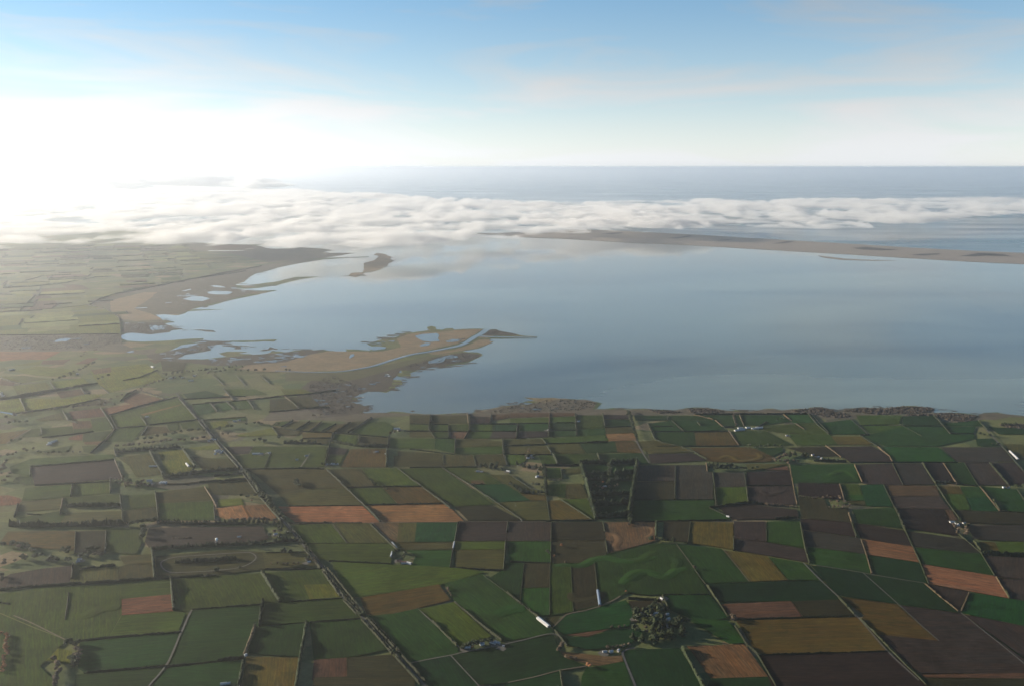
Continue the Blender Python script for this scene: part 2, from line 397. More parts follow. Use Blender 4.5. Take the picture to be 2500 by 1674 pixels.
# ponds and the outlet channel, water let into the marsh
M_POND = water_mat('pond_water', (0.05, 0.065, 0.055), 0.6, 0.10)
PONDS = [('c3', '830,275 900,258 1040,248 1060,262 1050,300 1070,325 980,330 900,322 860,300'), ('c3', '960,515 1100,468 1180,455 1235,465 1240,480 1120,490 1100,520 1050,530 960,535'),
 ('c3', '560,325 640,318 630,330'), ('c3', '870,365 940,338 985,345 960,365 900,372'), ('c3', '1120,325 1190,305 1270,310 1230,330 1150,335'),
 ('c3', '380,375 480,372 560,380 540,398 440,410 400,400'), ('c3', '200,480 215,450 250,445 255,462 215,486'), ('c3', '1950,965 2010,965 2000,975 1955,975'),
 ('c2', '800,640 860,628 1000,632 1050,640 1000,662 880,662 820,655'), ('c2', '570,705 660,680 760,682 830,700 760,725 660,722'), ('c2', '560,628 640,610 650,618 590,630'),
 ('c2', '830,578 900,576 970,590 980,597 880,592'), ('c2', '600,655 640,655 640,662 600,661'), ('c2', '120,788 230,786 230,792 120,793'), ('c2', '250,985 300,955 390,975 400,992 280,1003'),
 ('c2', '480,1180 560,1140 690,1125 720,1135 600,1160 440,1200'), ('c2', '1600,1250 1640,1240 1750,1250 1690,1262'), ('c2', '360,1270 420,1258 510,1262 430,1268'), ('c2', '1490,1345 1560,1338 1555,1348'),
 ('c1', '500,725 560,695 640,685 680,690 640,715 570,718'), ('c1', '135,828 200,818 260,825 220,840 150,842'), ('c1', '790,742 850,736 860,742 810,748'), ('c1', '1200,815 1270,805 1280,815 1230,823'), ('c1', '1030,632 1060,625 1070,637'),
 ('d1', '1840,640 1980,648 2140,660 1980,668 1900,662'), ('d1', '1480,678 1750,680 1700,684 1500,683')]
for k, (t, w) in enumerate(PONDS):
    tag(sheet('pond', frac([G(*p) for p in px(t, w.split())], 3, 30, 60 + k), 1.9, M_POND), kind='structure')

def ribbon(pts, width, z, closed=False):
    L, Rr = [], []
    n = len(pts)
    for k in range(n):
        a = pts[k - 1] if (k or closed) else pts[0]; b = pts[(k + 1) % n] if (k < n - 1 or closed) else pts[-1]
        d = (b - a); d.z = 0; d.normalize()
        nv = Vector((-d.y, d.x, 0)); w = width[k] if isinstance(width, (list, tuple)) else width
        L.append((pts[k].x + nv.x * w / 2, pts[k].y + nv.y * w / 2, z)); Rr.append((pts[k].x - nv.x * w / 2, pts[k].y - nv.y * w / 2, z))
    v = L + Rr
    fs = [(k, k + n, (k + 1) % n + n, (k + 1) % n) for k in range(n if closed else n - 1)]
    return v, fs
def smooth_line(pts, sub=6):
    out = []
    n = len(pts)
    for k in range(n - 1):
        p0, p1, p2, p3 = pts[max(0, k - 1)], pts[k], pts[k + 1], pts[min(n - 1, k + 2)]
        for j in range(sub):
            t = j / sub
            out.append(0.5 * ((2 * p1) + (p2 - p0) * t + (2 * p0 - 5 * p1 + 4 * p2 - p3) * t * t + (3 * p1 - p0 - 3 * p2 + p3) * t ** 3))
    out.append(pts[-1])
    return out
ch = smooth_line([G(*p) for p in px('c3', '-500,605 -200,618 0,618 120,612 280,590 450,555 620,500 800,450 960,425 1120,395 1260,365 1330,330 1400,285 1460,255 1515,214'.split())])
v, f = ribbon(ch, [14 + 50 * (k / (len(ch) - 1)) for k in range(len(ch))], 2.2)
tag(mesh_obj('channel', v, f, M_POND), kind='structure')
ch2 = smooth_line([G(*p) for p in px('c3', '1440,275 1520,282 1640,284 1800,288 1990,291'.split())])
v, f = ribbon(ch2, 40, 2.1)
tag(mesh_obj('channel', v, f, M_POND), kind='structure')
rv = smooth_line([G(*p) for p in px('c1', '-60,1385 0,1388 60,1395 120,1408 150,1420'.split())])
v, f = ribbon(rv, 22, 2.1)
tag(mesh_obj('river', v, f, M_POND), kind='structure')
# ------------------------------------------------------------------ fields: tile, class, corners
FIELDS = '''
c1 B 0,815 580,815 430,890 160,890 0,905
c1 d 410,900 680,885 600,935 390,935
c1 d 710,935 840,875 940,875 830,930
c1 L 120,950 400,900 380,940 180,950
c1 L 130,1000 350,950 700,985 720,1020 590,1060 330,1040
c1 L 0,980 40,960 60,990 0,1010
c1 L 0,1050 230,1040 480,1075 190,1115 60,1080
c1 d 0,1080 140,1110 130,1140 0,1130
c1 L 120,1140 440,1105 500,1180 300,1210 170,1230
c1 L 470,1105 790,1065 860,1125 560,1175
c1 L 860,1000 1070,960 1400,930 1580,1080 1300,1140 1040,1210 960,1150 930,1110
c1 d 870,990 1060,960 1060,1010 900,1030
c1 d 1410,890 1560,895 1480,930
c1 O 1530,900 1780,920 1740,1000 1550,1000
c1 L 0,470 430,470 1000,410 1140,500 1140,640 0,650
c1 d 280,420 350,280 480,290 560,370 500,410
c1 L 150,250 320,270 280,320 160,320
c1 L 0,330 260,335 170,430 0,460
c1 d 580,175 780,180 860,225 660,215
c1 L 520,395 840,375 960,400 560,440
c2 d 840,200 1200,190 1280,230 860,235
b1 L 0,110 190,85 240,205 100,215 0,205
b1 L 195,85 600,100 830,50 1030,45 700,150 245,205
b1 d 540,30 770,0 800,50 580,85
b1 O 660,170 980,100 1080,120 960,150 680,165
b1 d 650,215 965,180 1000,260 700,285
b1 B 980,185 1290,135 1320,165 1030,250
b1 d 1180,90 1280,30 1340,40 1560,100 1300,165 1180,120
b1 g 1050,255 1720,85 1880,290 1390,350 1110,365
b1 B 1340,240 1740,140 1700,158 1370,252
b1 O 330,290 590,220 620,290 400,305
b1 d 690,310 860,300 880,375 700,390
b1 g 865,285 1020,265 1080,380 890,405
b1 g 300,380 690,350 705,420 450,450 200,460
b1 g 700,380 885,370 890,405 705,425
b1 B 660,460 790,425 785,490 650,480
b1 g 795,425 1070,395 960,500 790,500
b1 B 800,505 970,495 940,530 810,525
b1 g 1110,375 1390,350 1260,500 1000,500
b1 Y 1410,360 1580,355 1620,410 1360,440
b1 g 1590,340 1700,320 1710,390 1620,400
b1 g 1720,330 1900,300 1960,390 1740,380
b1 g 400,590 680,535 650,600 430,605
b1 g 780,540 930,535 860,610 800,600
b1 Y 0,420 290,385 60,520 0,520
b1 g 90,740 300,660 1080,620 1090,660 290,740 285,830 110,800
b1 P 290,745 1090,675 1160,850 330,915
b1 g 150,840 290,830 330,910 240,915 120,880
b1 g 240,940 690,905 675,1020 210,1065
b1 g 700,905 1050,880 1050,990 680,1020
b1 B 0,1015 80,1010 190,1040 210,1065 170,1100 0,1110
b1 O 210,1070 600,1040 580,1140 150,1170
b1 g 610,1035 1140,1000 1140,1090 860,1090 640,1110
b1 g 150,1230 570,1160 660,1200 570,1280 180,1265
b1 O 640,1180 1160,1160 1165,1275 570,1280
b1 O 1175,1160 1490,1120 1510,1250 1175,1270
b1 g 1220,1010 1480,1000 1500,1110 1240,1150
b1 O 1490,980 1950,930 2030,1060 1500,1090
b1 g 1510,1090 2030,1065 2040,1250 1520,1250
b2 O 30,900 420,870 520,990 350,1010 60,1000
b2 L 120,1050 340,1040 380,1100 130,1120
b1 O 1120,650 1430,615 1540,810 1300,840 1230,730
b1 L 1510,600 1740,575 1850,740 1780,800 1590,805
b1 L 1790,560 2100,530 2080,570 1900,580
b1 O 1830,640 2040,660 2240,660 2260,750 1930,770
b1 L 1970,320 2160,300 2190,345 2000,385
b1 g 1930,290 2342,265 2342,300 1960,300
b1 E 1830,150 2000,130 2050,215 1890,250
b1 E 2040,150 2160,120 2220,190 2080,215
b1 g 2180,120 2342,105 2420,180 2230,195
b1 E 1740,45 1960,15 2190,75 1790,90
b2 O 620,100 790,90 890,185 620,210
b2 g 180,0 480,0 600,50 250,75
b2 L 720,0 940,0 1030,35 770,65
b2 O 800,80 1000,60 1100,160 900,185
b2 g 680,310 840,300 740,355 640,345
b2 O 860,305 990,310 870,385 750,370
b2 O 1010,310 1110,310 1000,400 900,390
b2 g 1120,320 1250,330 1110,405 1020,400
b2 Y 1250,335 1380,325 1230,410 1140,410
b2 O 1400,310 1540,305 1370,420 1240,415
b2 g 1560,315 1720,310 1800,360 1740,455 1370,425
b2 L 290,440 640,370 700,440 320,450
b2 O 650,370 920,405 880,445 710,440
b2 Y 920,420 1210,415 1200,465 940,470
b2 O 930,475 1180,475 1170,520 1060,520
b2 g 1240,430 1460,440 1440,520 1230,500
b2 O 1490,450 1740,465 1730,550 1450,530
b2 P 190,550 460,545 420,615 240,620
b2 g 470,545 1160,545 1140,740 360,755 290,640 430,615
b2 P 1190,550 1370,570 1330,625 1180,620
b2 g 1180,630 1330,630 1290,720 1150,700
b2 Y 1390,570 1730,570 1730,745 1290,745 1350,640
b2 O 1840,590 2270,615 2280,740 1840,740
b2 O 400,765 1150,765 1340,940 960,945 700,1000 500,830
b2 O 700,1000 960,950 1350,945 1500,1105 800,1115
b2 O 1165,765 1490,760 1620,930 1345,940
b2 g 1500,760 1830,755 2000,880 2060,925 1640,930
b2 g 1350,950 1690,940 1840,1100 1510,1105
b2 Y 1700,940 2070,930 2270,1090 1850,1100
b2 C 90,1140 360,1105 430,1240 200,1240 95,1200
b2 C 370,1110 590,1100 690,1210 660,1260 430,1220
b2 C 700,1120 1500,1110 1670,1272 880,1277 760,1200
b2 C 1510,1107 2300,1092 2480,1267 1680,1272
b3 O 0,245 190,250 210,325 0,330
b3 O 210,250 550,250 555,330 215,325
b3 g 0,335 190,335 180,400 0,400
b3 g 215,340 365,340 360,400 190,400
b3 g 380,340 555,335 560,400 380,400
b3 d 390,410 550,410 520,470 390,465
b3 O 0,410 200,405 240,460 0,460
b3 g 210,410 365,410 365,465 240,465
b3 P 580,260 770,265 770,320 580,330
b3 g 580,335 800,340 780,400 570,400
b3 T 815,340 1025,340 1010,400 810,400
b3 P 790,405 1025,405 1010,470 760,470
b3 g 570,405 790,405 760,470 545,470
b3 d 790,240 950,240 950,270 790,300
b3 d 960,230 1570,225 1575,255 960,270
b3 g 960,280 1330,275 1325,325 960,325
b3 E 1040,330 1320,330 1315,400 1040,400
b3 P 1040,410 1315,405 1310,455 1020,470
b3 g 1340,270 1575,260 1580,315 1340,320
b3 G 1340,325 1580,325 1585,390 1340,390
b3 G 1340,400 1590,395 1590,445 1335,455
b3 g 1590,250 1840,250 1845,370 1590,380
b3 G 1600,385 1860,375 1865,440 1600,445
b3 P 1850,245 2080,245 2090,285 1850,285
b3 G 1850,290 2100,290 2110,355 1860,360
b3 O 1870,365 2120,360 2130,415 1870,430
b3 B 1870,430 2140,420 2160,490 1890,495
b3 O 440,480 750,480 880,500 880,540 440,555
b3 g 440,560 880,545 880,615 430,620
b3 E 245,470 430,475 425,610 235,570
b3 g -190,470 240,470 230,570 -190,560
b3 O 900,480 1260,475 1300,530 900,540
b3 O 900,550 1320,545 1350,615 905,620
b3 g 1270,470 1870,440 1900,490 1300,520
b3 O 1330,530 1610,520 1680,615 1350,610
b3 G 1620,520 1960,500 1980,600 1690,615
b3 Y 1960,500 2150,500 2210,610 1980,600
b3 O -150,640 300,630 310,740 -150,740
b3 O 330,630 600,630 630,740 330,740
b3 O 620,630 890,625 920,720 640,735
b3 g 910,625 1090,630 1110,680 1040,720 940,725
b3 g 1230,630 1370,630 1400,720 1260,715
b3 g 1380,620 1790,620 1810,700 1420,720
b3 G 1800,620 2230,610 2280,715 2170,720 1820,690
b3 g 310,750 630,750 750,810 880,900 580,910
b3 O 760,815 960,820 1150,950 1290,980 1060,1000 900,900
b3 d 580,870 700,870 720,905 590,905
b3 T 590,910 910,905 1150,1060 800,1080
b3 Y 1060,1005 1290,1005 1300,1060 1150,1060
b3 O 800,1085 1300,1065 1335,1250 1075,1250
b3 o 430,1120 790,1110 1060,1250 560,1255
b3 Y 1310,1065 1430,1060 1740,1250 1335,1250
b3 g 1440,1055 1700,1040 1760,1240
b3 g 1300,910 1490,905 1480,1040 1310,1010
b3 O 1490,905 1640,900 1700,1040 1490,1040
b3 g -110,760 300,750 800,1100 420,1115 110,930
b3 g 1280,750 1440,750 1450,840 1290,850
b3 O 1460,755 1620,755 1630,800 1470,810
b3 K 1640,715 2160,715 2090,1235 1790,1235
b3 E 1680,740 1890,738 1895,795 1690,795
b3 E 1950,740 2130,738 2125,790 1955,790
b4 G 190,250 500,255 510,295 200,300
b4 G 520,255 790,255 940,290 530,300
b4 G 320,330 540,300 640,400 370,400
b4 G 560,300 950,295 1060,390 660,400
b4 G 380,410 760,410 780,540 640,550 400,500
b4 Y 765,415 1085,410 1170,535 780,540
b4 G 770,250 1190,250 1230,350 1050,360 960,290
b4 G 1210,250 1590,250 1680,310 1590,320 1380,350 1240,340
b4 E 1620,245 1840,245 1910,320 1700,325
b4 g 1390,350 1910,325 2040,430 1650,420 1440,400
b4 g 1120,400 1440,400 1690,530 1590,540 1330,540 1190,530
b4 g 1650,430 2050,430 2130,530 1740,540
b4 O 220,500 380,490 640,550 760,600 340,610 230,560
b4 P 320,620 740,610 880,680 350,710
b4 Y 720,560 1280,555 1500,620 1500,690 1200,700 900,690
b4 G 1330,560 1600,560 1600,600 1500,640 1390,590
b4 o 1640,560 2000,545 2140,640 1900,640
b5 P 480,550 890,545 1070,650 1080,690 680,695 580,620
b5 Y 500,450 780,450 900,530 570,530
b5 G 350,330 690,290 840,430 490,430
b5 g 740,250 1180,250 1150,330 790,340
b5 G 1180,260 1470,255 1580,350 1190,345
b5 g 800,350 1170,350 1300,420 870,420
b5 G 1200,355 1590,360 1640,430 1860,430 1870,470 1520,545 1000,540 800,450
b5 E 990,550 1520,555 1690,690 1090,690
b5 p 1550,555 2130,555 2260,690 1710,695
b5 G 1600,362 1880,360 1860,420 1640,418
b5 G 1570,330 1900,300 1950,355 1610,352
b5 G 2000,360 2342,380 2342,430 2100,430
b5 O 2140,520 2342,530 2342,680 2280,680
b5 G 1880,475 2040,470 2120,540 1900,545
b5 G 120,720 720,715 790,890 140,900
b5 P 735,720 1085,710 1190,915 810,905
b5 p 1095,710 1370,710 1490,905 1195,915
b5 D 1390,705 1580,705 1690,900 1490,880
b5 G 1590,705 1770,700 1900,920 1700,910
b5 P 1780,700 2010,700 2180,915 1910,915
b5 P 2030,705 2250,700 2342,800 2342,910 2190,910
b4 p 225,730 580,725 580,880 210,880
b4 o 200,885 580,885 575,1050 180,1060
b4 p 590,725 875,725 890,790 935,790 940,1050 590,1050
b4 E 170,1065 955,1055 950,1110 905,1130 1050,1200 1110,1240 160,1265
b4 p 950,795 1235,795 1255,930 960,935
b4 g 970,940 1255,935 1270,1085 985,1120
b4 D 1260,790 1670,780 1690,915 1255,920
b4 P 1265,930 1695,920 1735,1100 1440,1100 1275,1085
b4 P 990,1130 1260,1090 1450,1120 1740,1150 1755,1220 1530,1240 1130,1245
b4 d 1420,770 1650,735 1660,775
b4 O 1250,715 1650,715 1400,770 1280,770
b5 D 190,890 580,905 630,1060 190,1010
b5 o 190,1020 440,1050 480,1140 670,1130 660,1170 700,1270 220,1230
b5 D 210,1235 700,1275 740,1410 230,1340
b5 g 600,905 770,910 800,1010 640,1005
b5 E 645,1010 800,1010 830,1060 650,1065
b5 O 650,1070 820,1070 830,1110 690,1090
b5 T 780,915 1000,910 1090,1120 840,1115
b5 d 1020,920 1500,920 1540,1020 1060,1020
b5 P 1070,1025 1540,1025 1640,1150 1110,1130
b5 Y 1520,925 1720,930 1760,1000 1560,1000
b5 g 1565,1005 1770,1005 1830,1150 1660,1150
b5 G 1730,930 1920,935 1990,1030 1790,1030
b5 T 1790,1035 1990,1030 2100,1165 1850,1160
b5 G 1930,930 2270,960 2342,1080 2342,1170 2110,1160
b5 G 700,1150 1100,1130 1190,1330 760,1280
b5 D 1120,1135 1580,1150 1710,1400 1210,1330
b5 d 1590,1155 1650,1160 1710,1250 1640,1250
b5 o 1660,1155 2342,1180 2342,1290 1780,1280 1710,1240
b5 p 1800,1300 2342,1295 2342,1460 1860,1430
a1 Y 0,200 75,95 722,92 715,270 480,262 340,250 230,235 0,215
a1 o 725,92 1010,85 1005,300 718,300
a1 g 1018,75 1340,65 1325,180 1355,195 1300,310 1100,300 1010,290
a1 P 1420,60 2496,45 2565,160 2450,190 2100,210 1420,250 1380,190
a1 O 1490,330 2200,270 2500,290 2650,300 2960,280 3030,420 2560,450 2060,510 1480,540
a1 P 100,500 400,450 690,420 665,600 340,605 0,635 0,560
a1 O 695,410 1110,440 1120,575 668,605
a1 O 1125,440 1200,410 1450,410 1465,545 1120,575
a1 O 1140,330 1450,310 1450,400 1180,405
a1 g 0,690 340,640 660,625 1150,605 1160,890 1040,1105 760,1140 640,1130 330,1010 0,870
a1 g 1150,600 1625,555 1640,695 1160,735
a1 B 1160,740 1630,695 1650,855 1160,895
a1 g 1630,548 2070,515 2490,490 2665,770 2342,800 1830,840 1800,860 1650,840
a1 g 1160,900 1650,860 1770,870 1700,1050 1040,1105
a1 G 760,1150 1700,1055 1730,1080 1600,1360 800,1440 740,1400
a1 G 720,1460 1570,1390 1430,1561 1430,1700 700,1700
a1 G 1835,845 2496,795 2466,990 2390,1200 2320,1300 2070,1330 1600,1380 1740,1060
a1 G 1610,1395 2340,1315 2320,1350 2290,1530 2280,1700 1400,1700 1460,1561
a1 g 0,880 330,1020 640,1135 560,1200 480,1290 380,1380 500,1500 500,1700 0,1700
a1 L 560,1210 690,1240 690,1370 560,1330 440,1330
a2 g 820,40 1205,20 1355,205 960,210
a2 O 1210,20 1570,15 1780,205 1355,205
a2 g 960,210 1780,205 1830,270 1790,300 1770,405 1180,375 1060,330
a2 d 1600,10 1850,15 1830,200 1760,190
a2 O 1850,15 2020,15 2000,195 1830,200
a2 T 2020,10 2415,5 2380,190 2000,195
a2 O 1850,205 2365,200 2360,265 1860,270
a2 E 1920,275 2360,275 2330,435 1970,425 2010,330
a2 g 1210,385 1770,408 2380,440 2680,480 2300,590 2220,610 1470,720 1400,720 1280,540
a2 Y 1480,730 2230,600 2342,750 1800,880 1600,900 1540,880
a3 G 330,590 700,500 880,650 1050,790 1130,850 1340,1010 1370,1070 870,1150 430,760
a3 g 85,835 420,770 780,1100 600,1140 470,1190
a2 G 1560,900 1800,880 2030,830 2400,1180 2420,1250 2342,1285 1930,1360 1850,1260 1640,1030
a2 G 1000,970 1510,930 1750,1220 1350,1300 1040,1310
a2 R 1040,1320 1350,1300 1355,1480 1020,1520
a2 o 1360,1300 1780,1270 2000,1510 2000,1700 1020,1700 1040,1490 1355,1480
a2 G 540,1000 960,965 900,1290 420,1260 460,1030
a2 Y 400,1290 890,1300 870,1700 330,1700
a2 g 575,790 820,765 1340,735 1480,915 960,960 520,990
a2 g 560,490 1110,455 1310,715 1300,730 820,765 720,770
a2 L 945,605 1200,595 1310,715 1000,745
a2 O 550,300 960,290 1080,420 580,450
a3 K -10,1360 395,1285 650,1561 650,1700 140,1700
a3 P 480,5 940,5 920,185 430,185
a3 P 950,5 1350,5 1345,185 925,185
a3 g 435,195 915,190 910,265 430,270
a3 O 420,275 905,270 890,465 430,440
a3 E 925,190 1345,190 1345,390 960,380
a3 o 1355,5 1840,5 1870,180 1350,175
a3 o 1355,180 1870,185 1890,300 1640,420 1480,400 1350,395
a3 d 1850,5 2345,5 2340,180 2270,205 1890,305
a3 G 1340,395 1640,420 1890,310 2342,208 2540,215 2710,450 2850,690 2240,700 2080,680 1990,720 1800,810 1560,860 1340,900
a3 g 1345,400 1540,415 1560,860 1340,890
a3 o 1540,415 1760,370 1800,800 1570,850
a3 G 900,400 1090,400 1060,640 1050,740 870,650 760,540 880,465
a3 o 1095,400 1340,400 1335,630 1070,635
a3 E 1065,640 1335,635 1335,890 1250,900 1060,760
a3 O 1290,920 1440,900 1370,1010 1330,1010
a3 T 1365,1020 1500,890 1800,820 2060,750 2130,860 2090,1000 1900,1020 1480,1080 1380,1040
a3 d 1500,1085 1750,1050 1900,1030 1700,1100
a3 T 1430,1095 1700,1110 1900,1040 2200,1020 2230,1090 2050,1200 1700,1220 1500,1180
a3 K 400,1285 500,1255 1370,1080 1420,1190 1440,1280 1680,1380 1430,1430 940,1540 650,1561
a3 d 1440,1240 1880,1290 2020,1280 2035,1335 1800,1380 1500,1310
a3 G 1680,1400 2040,1340 2140,1561 2140,1700 1620,1700 1640,1480
a3 K 940,1545 1430,1430 1460,1561 1460,1700 800,1700
a4 o 470,0 725,0 705,200 460,170
a4 Y 730,0 1130,10 1135,270 900,230 710,205
a4 P 1140,0 1440,0 1450,195 1140,160
a4 P 1140,165 1450,200 1815,265 1840,390 1550,340 1140,275
a4 E 1450,0 1770,0 1815,255 1455,195
a4 G 600,218 1020,262 1280,575 870,590 770,460
a4 Y 1040,275 1450,330 1650,560 1285,575
a4 G 1470,340 1800,395 1960,560 1660,560
a4 K 870,595 1960,565 2130,720 2140,760 1000,765
a4 R 1010,790 1680,760 1790,910 1130,935
a4 o 1690,765 2150,745 2290,895 1800,910
a4 T 470,705 900,700 1080,920 940,945 740,930 530,850
a4 o 130,760 450,760 510,850 200,870
a4 G 690,930 1080,945 1250,1160 1090,1170
a4 B 690,1190 1240,1175 1460,1480 920,1500
a4 K 60,1230 620,1210 830,1561 830,1700 190,1700
a4 K 910,1500 1470,1485 1530,1561 1530,1700 840,1700
a4 Y 1160,950 2320,910 2600,1240 1370,1275
a4 D 1390,1280 2610,1240 3000,1561 3000,1700 1540,1700
a5 p 240,85 780,160 830,310 270,240
a5 G 280,245 830,315 885,500 300,410
a5 D 720,15 1195,85 1270,240 790,165
a5 B 795,170 1280,240 1340,390 840,315
a5 K 850,325 1350,395 1420,590 900,505
a5 p 1220,90 1840,180 1930,310 1300,245
a5 G 1300,250 1930,310 2060,520 1360,400
a5 B 1370,410 2060,520 2200,735 1440,595
a5 Y 1910,195 2060,195 2110,290 1960,295
a5 g 2070,195 2400,195 2400,300 2110,295
a5 P 1950,330 2400,345 2400,560 2070,530
a5 P 2090,540 2400,565 2400,770 2220,740
a5 K 310,420 800,490 1140,790 640,720 560,700
a5 K 810,500 1390,590 1720,870 1150,795
a5 D 1430,600 1810,670 1720,855 1490,680
a5 T 1830,680 2400,770 2400,1010 1760,880 1740,860
a5 Y 600,720 1130,795 1380,1020 1520,1140 900,1080 790,930 820,900
a5 P 1150,800 1740,880 2400,1360 2400,1460 1340,1450 950,1080 1530,1140
a5 P 1770,890 2400,1010 2400,1340
a5 R 1350,1465 2400,1450 2400,1500 1400,1490
a5 o 1400,1500 2400,1500 2400,1700 1420,1700
'''
FIELD_AT = []
for i, line in enumerate(FIELDS.strip().splitlines()):
    t, cls, *w = line.split()
    P = px(t, w)
    pts = [G(*p) for p in P]
    o = row_uv(sheet('field', pts, 2.3 + 0.008 * i, M_FIELD[cls]))
    cxp = sum(p[0] for p in P) / len(P); cyp = sum(p[1] for p in P) / len(P)
    FIELD_AT.append((o, cls, cxp, cyp))
    tag(o, kind='structure')

# the plain beyond the bay: small plots laid out on a slanting grid, growing fine and faint with distance
def inside(x, y, poly):
    ins = False
    for i in range(len(poly)):
        a, b = poly[i], poly[i - 1]
        if (a[1] > y) != (b[1] > y) and x < (b[0] - a[0]) * (y - a[1]) / (b[1] - a[1]) + a[0]: ins = not ins
    return ins
FAR_PX = [(-40, 612), (150, 598), (430, 598), (560, 640), (420, 690), (330, 702), (220, 742), (285, 785), (285, 812), (-40, 815)]
FAR_HEDGE = []
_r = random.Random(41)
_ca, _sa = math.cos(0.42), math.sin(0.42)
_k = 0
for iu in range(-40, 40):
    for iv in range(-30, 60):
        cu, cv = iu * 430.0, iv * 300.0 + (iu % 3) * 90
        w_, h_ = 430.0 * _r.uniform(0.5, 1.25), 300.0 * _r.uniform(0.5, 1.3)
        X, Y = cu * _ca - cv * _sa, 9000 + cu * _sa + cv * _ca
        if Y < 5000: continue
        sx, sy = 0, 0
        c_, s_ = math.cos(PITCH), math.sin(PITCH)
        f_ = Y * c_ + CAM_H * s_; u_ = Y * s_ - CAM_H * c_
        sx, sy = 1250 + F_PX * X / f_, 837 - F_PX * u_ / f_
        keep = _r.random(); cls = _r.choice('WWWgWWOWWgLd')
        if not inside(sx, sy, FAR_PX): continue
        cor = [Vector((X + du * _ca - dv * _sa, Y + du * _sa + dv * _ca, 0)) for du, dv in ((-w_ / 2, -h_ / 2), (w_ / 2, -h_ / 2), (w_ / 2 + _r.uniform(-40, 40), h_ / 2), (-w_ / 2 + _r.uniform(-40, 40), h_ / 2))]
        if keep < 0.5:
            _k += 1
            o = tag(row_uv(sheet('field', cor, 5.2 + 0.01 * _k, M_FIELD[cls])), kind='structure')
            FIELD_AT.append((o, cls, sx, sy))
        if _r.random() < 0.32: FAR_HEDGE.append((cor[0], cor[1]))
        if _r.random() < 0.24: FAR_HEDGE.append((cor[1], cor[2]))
# ------------------------------------------------------------------ roads, lanes and tracks
def plain_mat(name, col, rough=0.9, var=0.25, scale=0.2):
    w = N(name)
    n = w.noise(w.pos((scale, scale, scale)), 1.0, 3, 0.6)
    c = w.mix(w.ramp(n, [(0.3, 0), (0.7, 1)]), tuple(c * (1 - var) for c in col), tuple(c * (1 + var) for c in col))
    w.bsdf(c, rough, 0.2)
    return w.m
M_SEAL = plain_mat('sealed_road', (0.045, 0.044, 0.042))
M_GRAVEL = plain_mat('gravel_lane', (0.072, 0.065, 0.052))
M_DIRT = plain_mat('dirt_track', (0.085, 0.064, 0.042))
M_VERGE = plain_mat('verge_grass', (0.034, 0.036, 0.016), 0.95, 0.35, 0.05)
ROADS = [
 ('road', 's', '430,960 438,970 486,1025 525,1073 590,1145 633,1206 694,1276 746,1338 790,1391 840,1461 884,1507 969,1600 1036,1674 1120,1765', 6, M_SEAL),
 ('lane', 'a1', '1830,845 1790,920 1740,1040 1720,1075 1660,1220 1600,1350 1510,1470 1430,1561 1350,1690', 6, M_GRAVEL),
 ('lane', 'a3', '0,1355 200,1315 390,1280 520,1250 700,1215 880,1180 1100,1130 1370,1075 1500,1180', 5, M_GRAVEL),
 ('lane', 'a3', '395,1285 520,1420 650,1561 760,1700', 4, M_GRAVEL),
 ('lane', 'a3', '2150,1210 2090,1218 2045,1238 2030,1265 2060,1350 2100,1450 2145,1561 2190,1690', 7, M_SEAL),
 ('lane', 'a4', '1800,395 1960,560 2130,720 2290,895 2330,930 2600,1240 2900,1520', 5, M_GRAVEL),
 ('lane', 'a5', '1740,875 1960,1050 2160,1210 2342,1360', 4, M_GRAVEL),
 ('lane', 'a5', '810,495 1140,790 1380,1010 1530,1140', 3.5, M_GRAVEL),
 ('lane', 'a5', '300,412 560,450 800,490 1100,545 1390,590', 3.5, M_GRAVEL),
 ('lane', 'b3', '2160,495 2220,610 2285,710', 8, M_GRAVEL),
 ('lane', 'b5', '1950,350 2010,420 2060,475 2120,540 2200,620 2290,720 2342,790 2450,910', 8, M_GRAVEL),
 ('lane', 'b2', '1000,615 960,680 915,745', 7, M_GRAVEL),
 ('lane', 'b2', '370,757 900,747 1140,752 1500,748 1830,747 2342,742 3290,728', 4, M_VERGE),
 ('lane', 'b4', '340,712 880,718 1660,708 2240,708', 4, M_VERGE),
 ('lane', 'a2', '840,18 1580,14 2420,5 3250,3', 4, M_DIRT),
 ('lane', 'a1', '130,900 300,970 480,1060 640,1140', 5, M_DIRT),
 ('lane', 'a3', '1370,1010 1430,950 1500,890 1660,855 1800,815 1930,760 2010,715', 5, M_DIRT),
 ('lane', 'a3', '940,1540 1180,1490 1430,1425 1680,1385', 4, M_DIRT),
 ('lane', 'a2', '1590,10 1700,120 1840,268', 4, M_GRAVEL),
 ('lane', 'b1', '1705,75 1800,190 1880,285', 10, M_DIRT),
 ('lane', 'b1', '300,380 200,440 60,520', 7, M_DIRT),
 ('lane', 'a2', '1220,25 1290,115 1360,205', 3, M_DIRT),
 ('lane', 'a2', '2030,832 2150,950 2342,1120 2420,1200', 3, M_GRAVEL),
 ('lane', 'a4', '1040,270 1160,420 1285,578', 3, M_DIRT),
 ('lane', 'a4', '590,220 680,340 760,450', 3, M_DIRT),
]
ROAD_OBJ = []
for k, (nm, t, w, wd, m) in enumerate(ROADS):
    pts = smooth_line([G(*p) for p in px(t, w.split())], 4)
    v, f = ribbon(pts, wd, 5.6 + 0.01 * k)
    o = tag(mesh_obj(nm, v, f, m), kind='structure')
    ROAD_OBJ.append(o)
# grassy verge under the main road
pts = [G(*p) for p in px('s', ROADS[0][2].split())]
v, f = ribbon(pts, 16, 5.4)
tag(mesh_obj('verge', v, f, M_VERGE), kind='structure')
